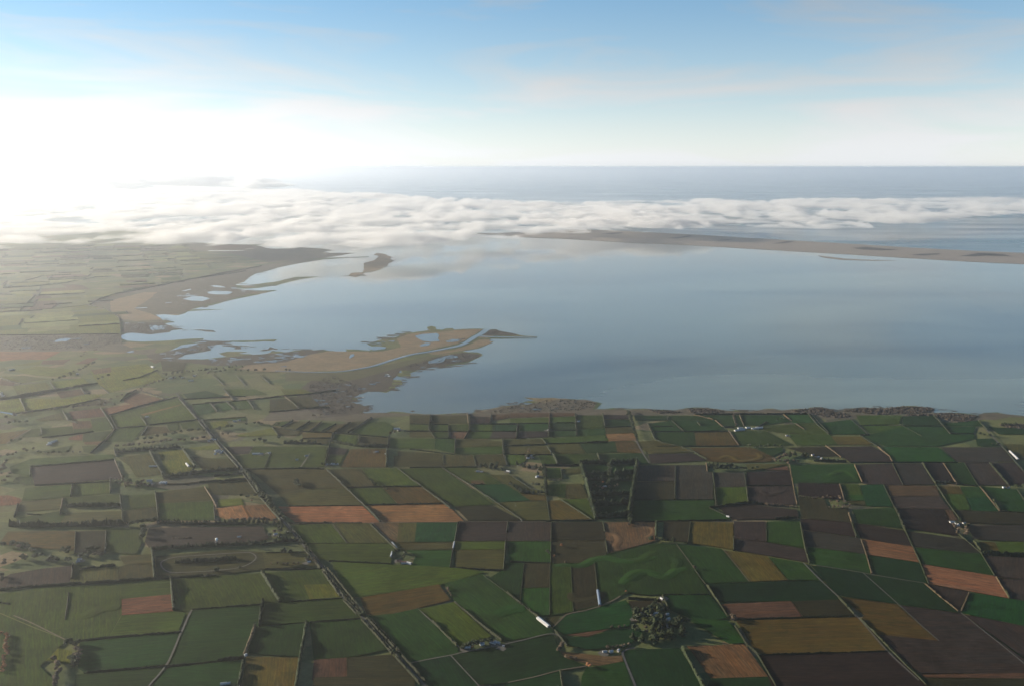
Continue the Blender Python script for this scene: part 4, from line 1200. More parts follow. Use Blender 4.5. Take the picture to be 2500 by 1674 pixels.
# ------------------------------------------------------------------ hedges and shelterbelts
HEDGES = '''
a1 H 1450,275 1475,545
a1 H 1630,545 1655,840
a1 m 0,655 340,617 670,602 1100,577 1470,547 2060,517
a1 m 695,400 685,545
a1 h 720,95 712,300
a1 h 1012,85 1005,215
a1 m 1010,215 1000,300
a1 m 760,460 1100,418
a1 h 760,1142 1040,1107 1730,1057
a1 h 800,1450 1060,1420 1570,1387 2075,1332
a1 m 2075,1330 2330,1302
a1 h 1830,842 2342,802 2496,795
a1 h 655,680 620,940
a1 m 0,780 100,790
a2 H 540,490 715,770
a2 h 820,767 1320,732
a2 H 555,757 520,990
a2 Y 480,1005 440,1110 380,1260
a2 H 370,1345 325,1561 300,1690
a2 H 970,962 920,1250 870,1561 850,1690
a2 h 580,452 1110,452
a2 h 1000,962 1500,927
a2 f 520,1000 960,967
a2 m 1120,445 1225,575 1320,715
a2 m 1165,445 1290,600 1420,760 1530,890
a2 m 1330,735 1490,905
a2 h 1530,930 1640,1060 1780,1220 1900,1370 2050,1561
a2 h 1590,930 1730,1080 1860,1240 1960,1370 2110,1561
a2 h 1180,377 1770,407
a2 m 1575,25 1700,150 1830,268
a2 f 1212,27 1353,205
a2 h 960,292 580,300
a2 f 960,210 1780,207
a3 m 462,5 430,185
a3 h 418,205 385,435
a3 m 938,5 925,100
a3 m 915,190 895,465
a3 h 1350,5 1345,400
a3 f 1338,400 1335,890
a3 h 960,382 1340,397
a3 h 385,437 890,467
a3 h 1840,5 1860,100
a3 m 1868,185 1885,300
a3 f 1092,400 1055,750
a3 f 80,832 220,955
a3 m 220,955 330,1070 450,1190
a3 f 430,762 505,832
a3 m 505,832 690,990 880,1142
a3 f 700,512 930,682
a3 m 930,682 1065,785
a3 f 1070,790 1140,850
a3 m 1140,850 1230,922
a3 h 1380,1035 1500,1180
a3 m 1435,1425 1455,1561 1470,1690
a3 f 1535,415 1560,860
a3 f 1762,370 1800,800
a4 H 400,5 395,150
a4 h 725,5 700,205
a4 m 1135,158 1137,275
a4 f 1443,5 1450,190
a4 m 1770,5 1815,255 1860,400
a4 m 2132,725 2200,800 2285,890
a4 h 765,462 870,600
a4 m 880,612 1000,780
a4 h 1000,780 1080,910
a4 m 1150,1000 1250,1160 1370,1275
a4 h 1370,1278 1530,1561 1600,1690
a4 h 1130,937 1800,918 2290,912
a4 h 1380,1277 2000,1257 2600,1242
a4 H 640,1210 740,1380 830,1561 900,1690
a4 h 455,702 520,840
a4 h 470,700 900,699
a4 m 130,735 280,745 440,765
a5 m 700,12 745,150
a5 p 790,172 840,320 890,500
a5 h 1165,5 1210,87 1350,392 1430,592
a5 p 1395,595 1560,735 1715,858
a5 p 1820,678 1780,770 1742,860
a5 m 780,932 920,1072 1050,1202
a5 h 1050,1205 1230,1390 1410,1561
a5 p 2075,532 2140,640 2200,735
a5 m 2165,660 2200,735
a5 H 1950,312 2150,322 2380,332
a5 h 1700,105 1930,302 2060,520
a5 m 1860,190 1930,290
b1 H 1740,572 1800,655 1860,740
b1 H 1430,602 1480,700 1550,810
b1 p 1095,680 1130,760 1165,842
b1 m 1085,560 1110,640
b1 h 290,738 1090,674
b1 h 288,742 287,830
b1 h 330,917 1050,882
b1 m 692,902 674,1020
b1 m 1052,872 1050,990
b1 m 1145,1000 1160,1150
b1 h 1163,1155 1167,1275
b1 m 1480,980 1495,1110 1510,1250
b1 p 600,1040 580,1150
b1 m 580,1150 570,1200
b1 m 170,1100 135,1220
b1 p 1950,932 2020,1040 2065,1125
b1 h 2040,1140 2048,1250
b1 h 1050,252 1080,310 1110,365
b1 m 962,182 1000,240 1040,300 1085,375
b1 m 1340,262 1400,342
b1 h 1420,342 1880,292
b1 h 1120,372 1390,352
b1 p 1105,372 1000,490
b1 m 1000,490 860,610
b1 h 1410,357 1350,440
b1 h 1750,97 2200,72 2342,67
b1 h 1830,147 2342,107
b1 m 2000,132 2070,212
b1 m 2150,117 2240,192
b1 h 1930,297 2342,267
b1 m 0,102 300,60 640,0
b1 m 190,85 245,205
b1 h 150,232 500,185 960,95
b1 h 1040,248 1300,170 1560,100 1700,70
b1 m 1150,115 1200,60 1300,10
b1 m 1360,25 1480,60 1570,95
b1 h 400,460 680,432 890,405
b1 m 600,215 650,300 740,325
b1 m 390,375 400,420
b1 h 250,1190 400,1200
b1 p 1600,905 1750,905 1895,890
b1 m 1900,890 2342,860
b1 m 2040,830 2342,800
b2 h 0,132 420,102 740,67 1030,42 1250,12
b2 m 180,0 270,100
b2 m 405,102 470,190
b2 p 760,70 820,115
b2 m 820,115 890,180
b2 m 900,187 1190,172
b2 h 610,217 900,192
b2 m 840,300 730,360
b2 m 1000,310 870,390
b2 p 1115,310 1000,400
b2 h 1250,330 1110,405
b2 m 1390,320 1230,415
b2 m 1590,272 1350,425
b2 h 640,362 900,402 1230,417 1740,460
b2 h 640,362 700,440
b2 m 1222,420 1200,500
b2 m 1195,510 1165,640 1140,725
b2 H 1215,503 1460,545 1745,552
b2 h 930,472 1200,467
b2 m 1470,442 1472,510
b2 m 1752,452 1748,555
b2 H 1735,572 1732,740
b2 h 370,765 900,755 1140,762
b2 m 1162,768 1340,940 1540,1130
b2 m 1540,1130 1670,1268
b2 h 1832,752 1990,872
b2 m 2070,935 2200,1030 2342,1142
b2 h 1340,942 1640,932 2060,927
b2 h 1510,1107 2270,1092
b2 f 800,1117 1500,1110
b2 h 1900,402 2140,402
b2 m 2150,252 2130,380
b2 h 2130,382 2195,470
b2 h 600,1100 760,1270
b2 h 400,880 130,895
b2 f 570,750 625,620
b2 h 780,1278 1500,1276
b3 h 0,332 190,337
b3 m 197,240 212,310
b3 m 180,345 190,400
b3 h 215,337 370,337
b3 m 370,342 370,465
b3 h 190,402 560,407
b3 p 550,228 560,330
b3 m 568,250 568,400
b3 m 562,402 525,470
b3 h 245,467 435,477
b3 m 435,477 430,615
b3 h 0,572 430,622
b3 h 780,242 765,320
b3 m 1030,337 1015,470
b3 h 575,335 1320,327
b3 h 570,402 1025,405
b3 p 1333,228 1330,330
b3 m 1330,330 1325,455
b3 h 1335,322 1580,322
b3 m 1580,237 1590,445
b3 h 1340,395 1590,392
b3 m 1842,242 1860,350
b3 h 1860,366 2115,357
b3 m 885,480 895,620
b3 h 897,625 930,725
b3 h 900,542 1310,527
b3 h 900,622 1360,627
b3 m 1310,547 1350,610
b3 H 1367,627 1410,720
b3 m 1790,617 1815,685
b3 h 1260,472 1300,520
b3 m 1690,515 1890,505
b3 h 1300,522 1690,515
b3 f 318,632 322,720
b3 f 605,632 640,740
b3 h 308,750 560,900 810,1070 1075,1250
b3 h 0,850 110,922
b3 h 0,747 640,742
b3 m 1260,727 1630,727
b3 h 1440,1055 1740,1248
b3 f 1303,1010 1335,1250
b3 h 1345,1253 1780,1253
b3 f 470,1262 1350,1258
b3 h 960,820 1150,945 1290,985
b3 h 580,910 715,908
b3 h 1440,755 1455,850
b3 h 0,1092 320,1090
b4 h 500,252 505,295
b4 h 545,302 660,400
b4 h 320,325 350,400 385,480 440,505
b4 h 440,505 640,552 760,600 880,670
b4 p 760,247 860,270 940,292
b4 p 960,297 1035,360
b4 p 1190,247 1235,350
b4 p 1090,397 1130,460 1185,535
b4 h 355,357 560,355
b4 h 370,407 1085,406
b4 p 1370,360 1450,312
b4 p 1600,232 1690,305
b4 p 1730,332 1810,385
b4 m 1845,237 1920,330
b4 h 1920,332 2040,430
b4 m 770,242 1300,238 1840,237
b4 f 400,545 1190,542
b4 h 582,727 575,1050
b4 p 875,703 885,785
b4 h 935,792 955,930
b4 m 952,940 970,1110
b4 h 1237,797 1255,920
b4 m 1258,935 1275,1085
b4 h 1255,922 1690,922
b4 m 905,1132 1080,1110 1270,1087 1430,1102
b4 h 905,1135 1050,1200
b4 m 1530,1240 1755,1228
b4 h 160,1266 1110,1247
b4 f 180,1062 955,1057
b4 m 790,320 820,350
b4 m 1050,365 1140,362
b5 h 330,260 490,430
b5 f 680,282 860,430
b5 f 780,347 1590,352
b5 m 1482,252 1560,340 1640,430
b5 h 1640,427 1880,427
b5 f 1150,332 1370,450
b5 h 780,445 940,545
b5 p 950,550 1060,640 1085,690
b5 p 455,542 530,595 600,650
b5 f 690,697 1710,697
b5 m 780,440 870,442
b5 p 725,722 765,810 800,890
b5 f 1087,712 1190,915
b5 m 1372,707 1430,800 1500,905
b5 p 1572,707 1640,810 1700,910
b5 f 1772,702 1900,920
b5 m 1495,885 1695,905
b5 h 1700,905 1900,925
b5 m 2012,707 2100,810 2190,915
b5 h 1002,912 1110,1132
b5 m 1112,1135 1210,1340
b5 h 1502,912 1660,1150 1740,1260
b5 p 1922,932 2010,1040 2110,1165
b5 m 2040,1050 2110,1160
b5 h 2110,1162 2342,1182
b5 p 585,905 630,1060
b5 p 670,1180 700,1270
b5 h 2280,960 2342,1060
b5 m 1905,300 1990,395
b5 h 2130,545 2342,790
c1 m 0,1265 240,1225 560,1175 930,1115
c1 m 480,1110 540,1190
c1 h 960,1145 1040,1210
c1 m 770,1160 810,1215 860,1215
c1 h 190,1270 245,1370
c1 h 0,1060 90,1090 200,1115
c1 m 180,440 240,370 340,280
c1 m 190,440 490,410 560,360
c1 h 500,410 830,372 1000,405
c1 m 850,375 950,315 1110,265 1280,235
c1 m 1280,235 1560,180 1780,130 2342,50
c1 h 120,320 300,322
c1 h 0,270 120,275
c1 m 30,210 300,195 600,165 900,110
c1 m 240,140 420,95 680,80
c1 h 1000,408 1130,480 1145,560
c1 h 1140,500 1160,740
c1 h 0,660 500,655 1140,648
c1 m 80,200 240,145
c2 h 0,630 500,545 880,470 1320,390
c2 h 860,1430 960,1520
c2 h 1090,1440 1170,1530
c2 h 1310,1430 1400,1510
c2 h 0,1480 160,1450 330,1380
b3 J 1625,714 1720,710 1885,714
b3 J 1912,714 2040,707 2165,702
b3 J 1632,730 1665,840 1700,960 1740,1110 1775,1240
b3 J 2168,710 2150,850 2130,960 2110,1080 2090,1195
b3 J 1672,820 1780,817 1895,817
b3 J 1952,814 2040,807 2135,802
b3 J 1737,1014 1850,1017 1960,1007 2095,1002
b3 J 1767,1107 1880,1110 1980,1100 2095,1094
b3 J 1787,1227 1900,1224 2020,1212 2085,1202
b3 m 1682,867 1780,870 1880,864
b3 m 1952,872 2040,870 2120,864
b1 J 90,1303 400,1308 700,1303 1000,1301 1230,1303
b1 m 1500,1278 1800,1288 2100,1288 2342,1285
b1 H 640,1122 900,1112 1145,1120
a1 H 1440,272 1600,257 1800,247 2000,234 2342,217 2480,207
a1 H 1680,397 1850,387 2050,377 2250,360
b4 H 900,740 960,745 1060,740 1130,730
b4 m 1900,683 2000,688 2100,688 2210,693
b2 J 388,795 450,883 520,988
b2 m 750,518 850,515 950,513 1110,523
b1 m 1110,603 1270,588 1450,573 1720,555
b1 H 1560,848 1700,828 1880,803 2050,783 2280,765
a2 m 540,218 650,203 820,183 890,183
'''
HSPEC = {'h': (3.0, 3.4, M_GORSE, 'low dark clipped hedge'), 'm': (6.5, 5.0, M_GORSE, 'dark leafy hedge'), 'H': (11.5, 8.0, M_PINE, 'tall dark conifer shelterbelt'), 'J': (20.0, 10.0, M_PINE, 'very tall dark conifer belt'),
         'p': (3.2, 5.0, M_PALEHEDGE, 'tan hedge coloured as sunlit'), 'Y': (9.0, 8.0, M_POPLAR, 'tall yellow brown shelterbelt'), 'f': (1.2, 2.5, M_GORSE, 'thin weedy fence line')}  # p and Y carry the sunlight on them in their colour
def hedge(kind, pts, seed):
    """a run of leafy clumps: wobbling sides, uneven top, rounded shoulders"""
    h, w, mat, words = HSPEC[kind]
    r = random.Random(seed)
    step = {'f': 9.0, 'h': 6.0, 'p': 5.0}.get(kind, 4.0)
    line = []
    for a, b in zip(pts, pts[1:]):
        n = max(2, int((b - a).length / step))
        for j in range(n): line.append(a.lerp(b, j / n))
    line.append(pts[-1])
    V = []; F = []
    n = len(line); m = 6
    gap = r.uniform(0.0, 0.05)
    drift = 1.0; run = 0
    for k in range(n):
        a = line[max(0, k - 1)]; b = line[min(n - 1, k + 1)]
        d = (b - a); d.z = 0; d.normalize(); nv = Vector((-d.y, d.x, 0))
        drift = min(1.35, max(0.6, drift + r.uniform(-0.14, 0.14)))
        hh = h * drift * r.uniform(0.82, 1.18)
        if run > 0: run -= 1; hh *= 0.30
        elif r.random() < 0.035: run = r.randrange(1, 5)
        if r.random() < 0.06: hh *= 1.55
        if k in (0, n - 1): hh *= 0.7
        ww = w * r.uniform(0.65, 1.25)
        for (q, zz) in ((-0.5, 0.0), (-0.56, 0.45), (-0.26, 0.95), (0.26, 1.0), (0.56, 0.45), (0.5, 0.0)):
            c = line[k] + nv * (q * ww + r.uniform(-0.1, 0.1) * w) + d * r.uniform(-1, 1)
            V.append((c.x, c.y, 1.0 + (4.3 if zz == 0 else 4.3) * 0 + (hh + 4.0) * zz * r.uniform(0.92, 1.08)))
    for k in range(n - 1):
        for j in range(m - 1):
            F.append((k * m + j, k * m + j + 1, (k + 1) * m + j + 1, (k + 1) * m + j))
    F.append(tuple(range(m - 1, -1, -1))); F.append(tuple(range((n - 1) * m, n * m)))
    o = mesh_obj({'H': 'shelterbelt', 'J': 'shelterbelt', 'Y': 'shelterbelt', 'f': 'fence_line'}.get(kind, 'hedge'), V, F, mat)
    return o
HEDGE_AT = []
# hedge rows down both sides of the main road, broken by gateways
_rr = random.Random(12)
_road = px('s', ROADS[0][2].split())
_road_hedges = []
for a, b in zip(_road[1:], _road[2:]):
    for side in (-1, 1):
        if _rr.random() < 0.12: continue
        A, B = G(*a), G(*b); d = (B - A).normalized(); nv = Vector((-d.y, d.x, 0)) * (9.5 * side)
        L = (B - A).length
        _road_hedges.append(('m' if _rr.random() < 0.75 else 'h', [A + d * (8 + _rr.uniform(0, 20)) + nv, B - d * (8 + _rr.uniform(0, 20)) + nv], [a, b]))
for k, (kind, pts, P) in enumerate(_road_hedges):
    HEDGE_AT.append((hedge(kind, pts, 7000 + k), kind, P))
for k, line in enumerate(HEDGES.strip().splitlines()):
    t, kind, *w = line.split()
    P = px(t, w)
    pts = [G(*p) for p in P]
    if (pts[-1] - pts[0]).length < 8: continue
    o = hedge(kind, pts, 900 + k)
    HEDGE_AT.append((o, kind, P))

# field hedges of the far plain, too faint to tell one from the next
V = []; F = []
for a, b in FAR_HEDGE:
    d = (b - a).normalized(); nv = Vector((-d.y, d.x, 0)) * 6
    n = 10; o = len(V)
    for k in range(n + 1):
        c = a.lerp(b, k / n); h = 8 + random.uniform(-3, 4)
        for q, z in ((-1, 0), (-0.7, h), (0.7, h), (1, 0)):
            V.append((c.x + nv.x * q + random.uniform(-2, 2), c.y + nv.y * q, 3 + z))
    for k in range(n):
        for j in range(3): F.append((o + k * 4 + j, o + k * 4 + j + 1, o + (k + 1) * 4 + j + 1, o + (k + 1) * 4 + j))
tag(mesh_obj('far_hedgerows', V, F, M_GORSE), 'faint dark hedgerows across the hazy plain beyond the bay', 'hedgerows', kind='stuff')
# ------------------------------------------------------------------ farm buildings
M_WALLW = plain_mat('white_weatherboard', (0.26, 0.25, 0.24), 0.7, 0.1, 0.6)
M_WALLB = plain_mat('brick_wall', (0.24, 0.15, 0.11), 0.9, 0.2, 0.6)
M_WALLG = plain_mat('grey_iron_wall', (0.30, 0.31, 0.32), 0.6, 0.15, 0.4)
M_ROOF = {'w': plain_mat('white_iron_roof', (0.33, 0.33, 0.32), 0.4, 0.08, 0.3), 'g': plain_mat('grey_iron_roof', (0.18, 0.19, 0.20), 0.45, 0.15, 0.3),
          'r': plain_mat('rust_red_roof', (0.16, 0.065, 0.045), 0.7, 0.2, 0.3), 'b': plain_mat('blue_grey_roof', (0.11, 0.14, 0.18), 0.5, 0.15, 0.3)}
M_PANE = plain_mat('dark_window', (0.03, 0.035, 0.04), 0.1, 0.1, 1.0)
M_DOOR = plain_mat('door_paint', (0.10, 0.07, 0.05), 0.6, 0.1, 1.0)
ROOF_WORD = {'w': 'white roofed', 'g': 'grey roofed', 'r': 'rust red roofed', 'b': 'blue grey roofed'}
def box(x0, x1, y0, y1, z0, z1):
    v = [(x0, y0, z0), (x1, y0, z0), (x1, y1, z0), (x0, y1, z0), (x0, y0, z1), (x1, y0, z1), (x1, y1, z1), (x0, y1, z1)]
    return v, [(3, 2, 1, 0), (4, 5, 6, 7), (0, 1, 5, 4), (1, 2, 6, 5), (2, 3, 7, 6), (3, 0, 4, 7)]
BUILDINGS = []
def building(kind, x, y, rot, L, W, H, roof, chimney=False):
    nm = {'house': 'farm_house', 'barn': 'barn', 'shed': 'long_shed'}[kind]
    e = bpy.data.objects.new(nm, None); COL.objects.link(e)
    e.location = (x, y, 5.2); e.rotation_euler = (0, 0, rot)
    wm = {'house': M_WALLW if roof in 'wgb' else M_WALLB, 'barn': M_WALLG, 'shed': M_WALLW}[kind]
    rise = W * (0.32 if kind == 'house' else 0.2)
    a, b = L / 2, W / 2
    v = [(-a, -b, -3.5), (a, -b, -3.5), (a, b, -3.5), (-a, b, -3.5), (-a, -b, H), (a, -b, H), (a, b, H), (-a, b, H), (-a, 0, H + rise), (a, 0, H + rise)]
    f = [(0, 1, 5, 4), (2, 3, 7, 6), (1, 2, 6, 9, 5), (3, 0, 4, 8, 7)]
    mesh_obj('wall', v, f, wm, e)
    o = 0.6; t = 0.25; sl = rise / b
    ze = H - o * sl
    rv = []
    for zz in (0.05, 0.05 + t):
        rv += [(-a - o, -b - o, ze + zz), (a + o, -b - o, ze + zz), (a + o, 0, H + rise + zz), (-a - o, 0, H + rise + zz), (-a - o, b + o, ze + zz), (a + o, b + o, ze + zz)]
    rf = [(6, 7, 8, 9), (9, 8, 11, 10), (3, 2, 1, 0), (4, 5, 2, 3), (0, 1, 7, 6), (5, 4, 10, 11), (1, 2, 8, 7), (2, 5, 11, 8), (3, 0, 6, 9), (4, 3, 9, 10)]
    r = mesh_obj('roof', rv, rf, M_ROOF[roof], e)
    if kind == 'house':
        cv, cf = box(a * 0.3, a * 0.3 + 1.0, -0.5, 0.5, H + rise * 0.5, H + rise + 1.2)
        mesh_obj('chimney', cv, cf, M_WALLB, r)
        n = max(2, int(L / 4.5))
        for k in range(n):
            cx = -a + (k + 0.5) * L / n
            if k == n // 2:
                cv, cf = box(cx - 0.5, cx + 0.5, -b - 0.06, -b + 0.05, 0.0, 2.1); mesh_obj('door', cv, cf, M_DOOR, e)
            else:
                cv, cf = box(cx - 0.8, cx + 0.8, -b - 0.06, -b + 0.05, 0.9, 2.1); mesh_obj('window', cv, cf, M_PANE, e)
    else:
        cv, cf = box(a - 0.05, a + 0.08, -W * 0.22, W * 0.22, 0.0, H * 0.8); mesh_obj('door', cv, cf, M_DOOR, e)
    BUILDINGS.append((e, kind, roof, x, y))
    e['category'] = {'house': 'house', 'barn': 'barn', 'shed': 'shed'}[kind]
    return e
BLD = '''
a1 house g 760,365 16 9 0.3
a1 barn g 745,385 14 9 0.4
a1 barn w 2280,150 16 6 0.1
a2 house w 675,125 16 9 0.6
a2 barn g 715,140 12 8 0.5
a2 house w 995,390 12 8 0.2
a2 house b 975,365 14 9 1.2
a2 house r 1855,380 18 10 0.1
a2 barn r 1900,395 24 10 0.05
a2 barn w 1945,400 22 9 -0.5
a2 barn w 390,1280 9 6 0.9
a2 house w 220,1552 14 8 0.4
a2 barn w 180,1556 18 8 0.2
a3 house w 530,1210 18 10 0.2
a3 house w 568,1206 11 8 1.1
a3 barn b 690,1172 14 9 0.5
a3 barn g 795,1165 22 8 -0.5
a3 barn g 835,1160 20 8 -0.6
a3 barn w 895,1198 6 4 0
a3 house w 1920,1246 12 8 0.4
a3 house w 1990,1236 9 7 1.0
a3 barn g 1860,1250 14 7 0.2
a4 shed w 385,886 1 1 0
a4 house w 205,930 9 8 0.3
a4 barn w 245,886 14 8 0.2
a4 house r 455,905 18 11 0.1
a4 house w 512,937 12 10 0.6
a4 house g 515,1000 16 9 0.4
a4 house w 505,890 10 7 0.3
a4 barn g 300,900 14 8 0.1
a4 barn w 450,742 13 5 -1.0
a5 house w 1660,10 24 10 0.1
a5 barn w 1690,22 12 8 0.7
a5 barn w 1715,35 18 9 1.1
a5 house g 1770,20 14 9 0.3
b1 barn w 1532,898 17 9 1.45
b1 barn w 1555,898 17 9 1.45
b1 barn w 1578,898 17 9 1.45
b1 barn b 1425,878 24 16 0.1
b1 house b 1440,905 14 9 0.3
b1 barn w 1460,740 40 7 0.1
b1 house w 2090,590 16 9 0.4
b1 house w 2120,598 12 8 0.9
b1 house g 2070,600 14 9 0.2
b1 barn w 2050,620 12 8 1.2
b1 barn w 490,510 34 10 0.8
b1 barn w 520,500 30 8 1.0
b1 barn w 470,530 26 8 0.7
b1 barn w 1400,268 20 10 0.3
b1 house w 30,70 16 9 0.3
b1 house w 15,40 14 9 1.0
b1 house w 2240,310 24 8 0.0
b1 house g 2280,300 15 9 0.4
b1 barn w 2045,488 14 9 0.5
b1 house w 2020,480 12 8 0.2
b1 house g 1990,500 12 8 0.2
b2 barn w 490,620 40 12 0.05
b2 house g 540,622 18 10 0.3
b2 barn w 615,612 14 9 0.5
b2 barn w 878,676 14 8 0.2
b2 house g 970,640 20 10 0.4
b2 house w 1200,718 18 9 0.3
b2 barn b 1245,718 30 10 0.1
b2 house g 1170,722 18 9 0.6
b2 barn w 1830,382 36 14 0.1
b2 house g 1850,395 18 10 0.5
b2 barn w 105,590 12 8 0.8
b2 house w 150,610 14 8 0.4
b2 barn w 1725,622 10 8 0
b2 barn g 1640,600 20 8 0.1
b3 barn w 1215,838 18 9 0.8
b3 barn w 940,788 20 9 -0.6
b3 house w 650,790 18 8 0.1
b3 barn w 685,793 10 7 0.3
b3 house w 1150,640 18 9 0.4
b3 house w 1175,655 12 8 1.0
b3 barn g 1130,660 16 9 0.2
b3 house w 1858,935 16 10 0.4
b3 house r 1840,945 13 9 0.9
b3 barn w 1610,312 16 9 0.3
b3 house w 1320,395 10 8 0.3
b4 shed w 1230,378 1 1 0
b4 barn w 1200,376 30 12 0.15
b4 barn w 1275,372 26 11 0.1
b4 barn w 1340,379 40 10 0.05
b4 barn w 1380,371 40 11 0.0
b4 house w 1640,447 12 9 0.3
b4 house w 1940,652 14 9 0.3
b4 house w 1972,662 12 8 0.9
b4 house b 1890,632 14 9 0.3
b4 barn w 1080,1220 14 5 -0.7
b5 barn w 2150,940 14 8 0.2
b5 house w 2190,942 14 8 0.2
c1 barn w 1455,962 40 12 -0.8
c1 barn w 740,1030 18 10 0.2
c1 house w 120,988 26 12 0.2
c1 house w 95,992 18 10 0.5
c1 house w 30,1240 18 10 0.4
c1 house w 15,1225 18 10 0.8
c1 barn g 1630,1070 26 12 0.1
c1 house w 1660,1062 18 10 0.2
c1 house w 1740,1065 18 10 0.1
c1 barn w 1820,1092 36 10 0.1
c1 house w 1850,1050 18 10 0.2
'''
for k, line in enumerate(BLD.strip().splitlines()):
    t, kind, roof, xy, L, W, rot = line.split()
    if L == '1': continue
    p = G(*px(t, [xy])[0])
    building(kind, p.x, p.y, float(rot), float(L), float(W), 2.7 if kind == 'house' else 3.6, roof)
def long_shed(tile, a, b, W, roof, H=4.0):
    p, q = (G(*c) for c in px(tile, [a, b]))
    c = (p + q) / 2; d = q - p
    return building('shed', c.x, c.y, math.atan2(d.y, d.x), d.length, W, H, roof)
long_shed('a3', '1222,927', '1328,1010', 13, 'w')
long_shed('a3', '1792,665', '1812,805', 9, 'b')
long_shed('b5', '2205,597', '2285,675', 10, 'w')
long_shed('b4', '1145,402', '1240,388', 14, 'w')
long_shed('b1', '1775,712', '1800,742', 8, 'w')
long_shed('a2', '1785,295', '1772,345', 5, 'g')
long_shed('a4', '350,890', '420,882', 9, 'w')
long_shed('a2', '1785,205', '1830,260', 5, 'g')
long_shed('a3', '428,200', '415,262', 5, 'g')

# trodden yards between the buildings
_yr = random.Random(9)
for k, (e, kind, roof, x, y) in enumerate(BUILDINGS):
    if _yr.random() > 0.4 or kind == 'shed': continue
    a0 = _yr.uniform(0, 6.28); n = 9
    pts = [Vector((x + 8 * math.cos(a0) + _yr.uniform(11, 22) * math.cos(6.283 * j / n), y + 8 * math.sin(a0) + _yr.uniform(11, 22) * math.sin(6.283 * j / n), 0)) for j in range(n)]
    tag(sheet('yard', pts, 5.0 + 0.004 * k, M_GRAVEL), kind='structure')

# ------------------------------------------------------------------ weather radar: ball on a lattice tower
def bar(V, F, p, q, w):
    p, q = Vector(p), Vector(q)
    d = (q - p).normalized(); s = d.orthogonal().normalized(); u = d.cross(s)
    o = len(V)
    for c in (p, q):
        for (i, j) in ((1, 1), (-1, 1), (-1, -1), (1, -1)):
            V.append(tuple(c + s * (w / 2 * i) + u * (w / 2 * j)))
    for k in range(4): F.append((o + k, o + (k + 1) % 4, o + 4 + (k + 1) % 4, o + 4 + k))
    F.append((o + 3, o + 2, o + 1, o)); F.append((o + 4, o + 5, o + 6, o + 7))
rp = G(*px('a1', ['2068,215'])[0])
radar = bpy.data.objects.new('radar_tower', None); COL.objects.link(radar); radar.location = (rp.x, rp.y, 3.0)
M_STEEL = plain_mat('galvanised_steel', (0.25, 0.26, 0.27), 0.5, 0.15, 1.0)
M_DOME = plain_mat('white_dome_panels', (0.75, 0.75, 0.73), 0.45, 0.05, 0.3)
HT = 17.0
for sx, sy in ((-1, -1), (1, -1), (1, 1), (-1, 1)):
    V, F = [], []
    bar(V, F, (3.6 * sx, 3.6 * sy, -1), (2.6 * sx, 2.6 * sy, HT), 0.7)
    mesh_obj('leg', V, F, M_STEEL, radar)
for lev in range(4):
    z0, z1 = HT * lev / 4, HT * (lev + 1) / 4
    for k in range(4):
        c = [(-1, -1), (1, -1), (1, 1), (-1, 1)]
        (ax, ay), (bx, by) = c[k], c[(k + 1) % 4]
        r0, r1 = 3.6 - z0 / HT, 3.6 - z1 / HT
        V, F = [], []
        bar(V, F, (ax * r0, ay * r0, z0), (bx * r1, by * r1, z1), 0.35)
        bar(V, F, (bx * r0, by * r0, z0), (ax * r1, ay * r1, z1), 0.35)
        bar(V, F, (ax * r1, ay * r1, z1), (bx * r1, by * r1, z1), 0.35)
        mesh_obj('brace', V, F, M_STEEL, radar)
V, F = box(-4.2, 4.2, -4.2, 4.2, HT, HT + 0.6)
mesh_obj('platform', V, F, M_STEEL, radar)
bm = bmesh.new(); bmesh.ops.create_icosphere(bm, subdivisions=3, radius=5.6)
bmesh.ops.translate(bm, verts=bm.verts, vec=(0, 0, HT + 5.2))
me = bpy.data.meshes.new('dome'); bm.to_mesh(me); bm.free(); me.materials.append(M_DOME)
dm = bpy.data.objects.new('dome', me); dm.parent = radar; COL.objects.link(dm)
tag(radar, 'white ball on a lattice radar tower standing in a brown field', 'radar')
# ------------------------------------------------------------------ willow thicket along the shore: nobody could count it
M_SCRUB = leaf_mat('scrub_twigs', (0.020, 0.016, 0.012), (0.044, 0.034, 0.024))
def thicket(name, label, areas, mat, seed, hmin, hmax, n_per_ha):
    r = random.Random(seed); V = []; F = []
    proto = [blob(1.0, 40 + k, 0, 0, 0.35, 1.0, 1.0, 0.75, 1, 0.35) for k in range(6)]
    for t, w in areas:
        poly = [G(*p) for p in px(t, w.split())]
        xs = [p.x for p in poly]; ys = [p.y for p in poly]
        area = abs(sum(poly[i].x * poly[(i + 1) % len(poly)].y - poly[(i + 1) % len(poly)].x * poly[i].y for i in range(len(poly)))) / 2
        want = int(area / 10000 * n_per_ha); got = 0; tries = 0
        while got < want and tries < want * 30:
            tries += 1
            x = r.uniform(min(xs), max(xs)); y = r.uniform(min(ys), max(ys))
            ins = False
            for i in range(len(poly)):
                a, b = poly[i], poly[i - 1]
                if (a.y > y) != (b.y > y) and x < (b.x - a.x) * (y - a.y) / (b.y - a.y) + a.x: ins = not ins
            if not ins: continue
            got += 1
            pv, pf = proto[r.randrange(6)]
            h = r.uniform(hmin, hmax); wd = h * r.uniform(0.9, 2.2); an = r.uniform(0, 6.28); ca, sa = math.cos(an), math.sin(an)
            o = len(V)
            for (a, b, c) in pv: V.append((x + wd * (a * ca - b * sa), y + wd * (a * sa + b * ca), 1.0 + h * max(0, c)))
            F.extend(tuple(i + o for i in q) for q in pf)
    return tag(mesh_obj(name, V, F, mat), label, 'thicket', kind='stuff')
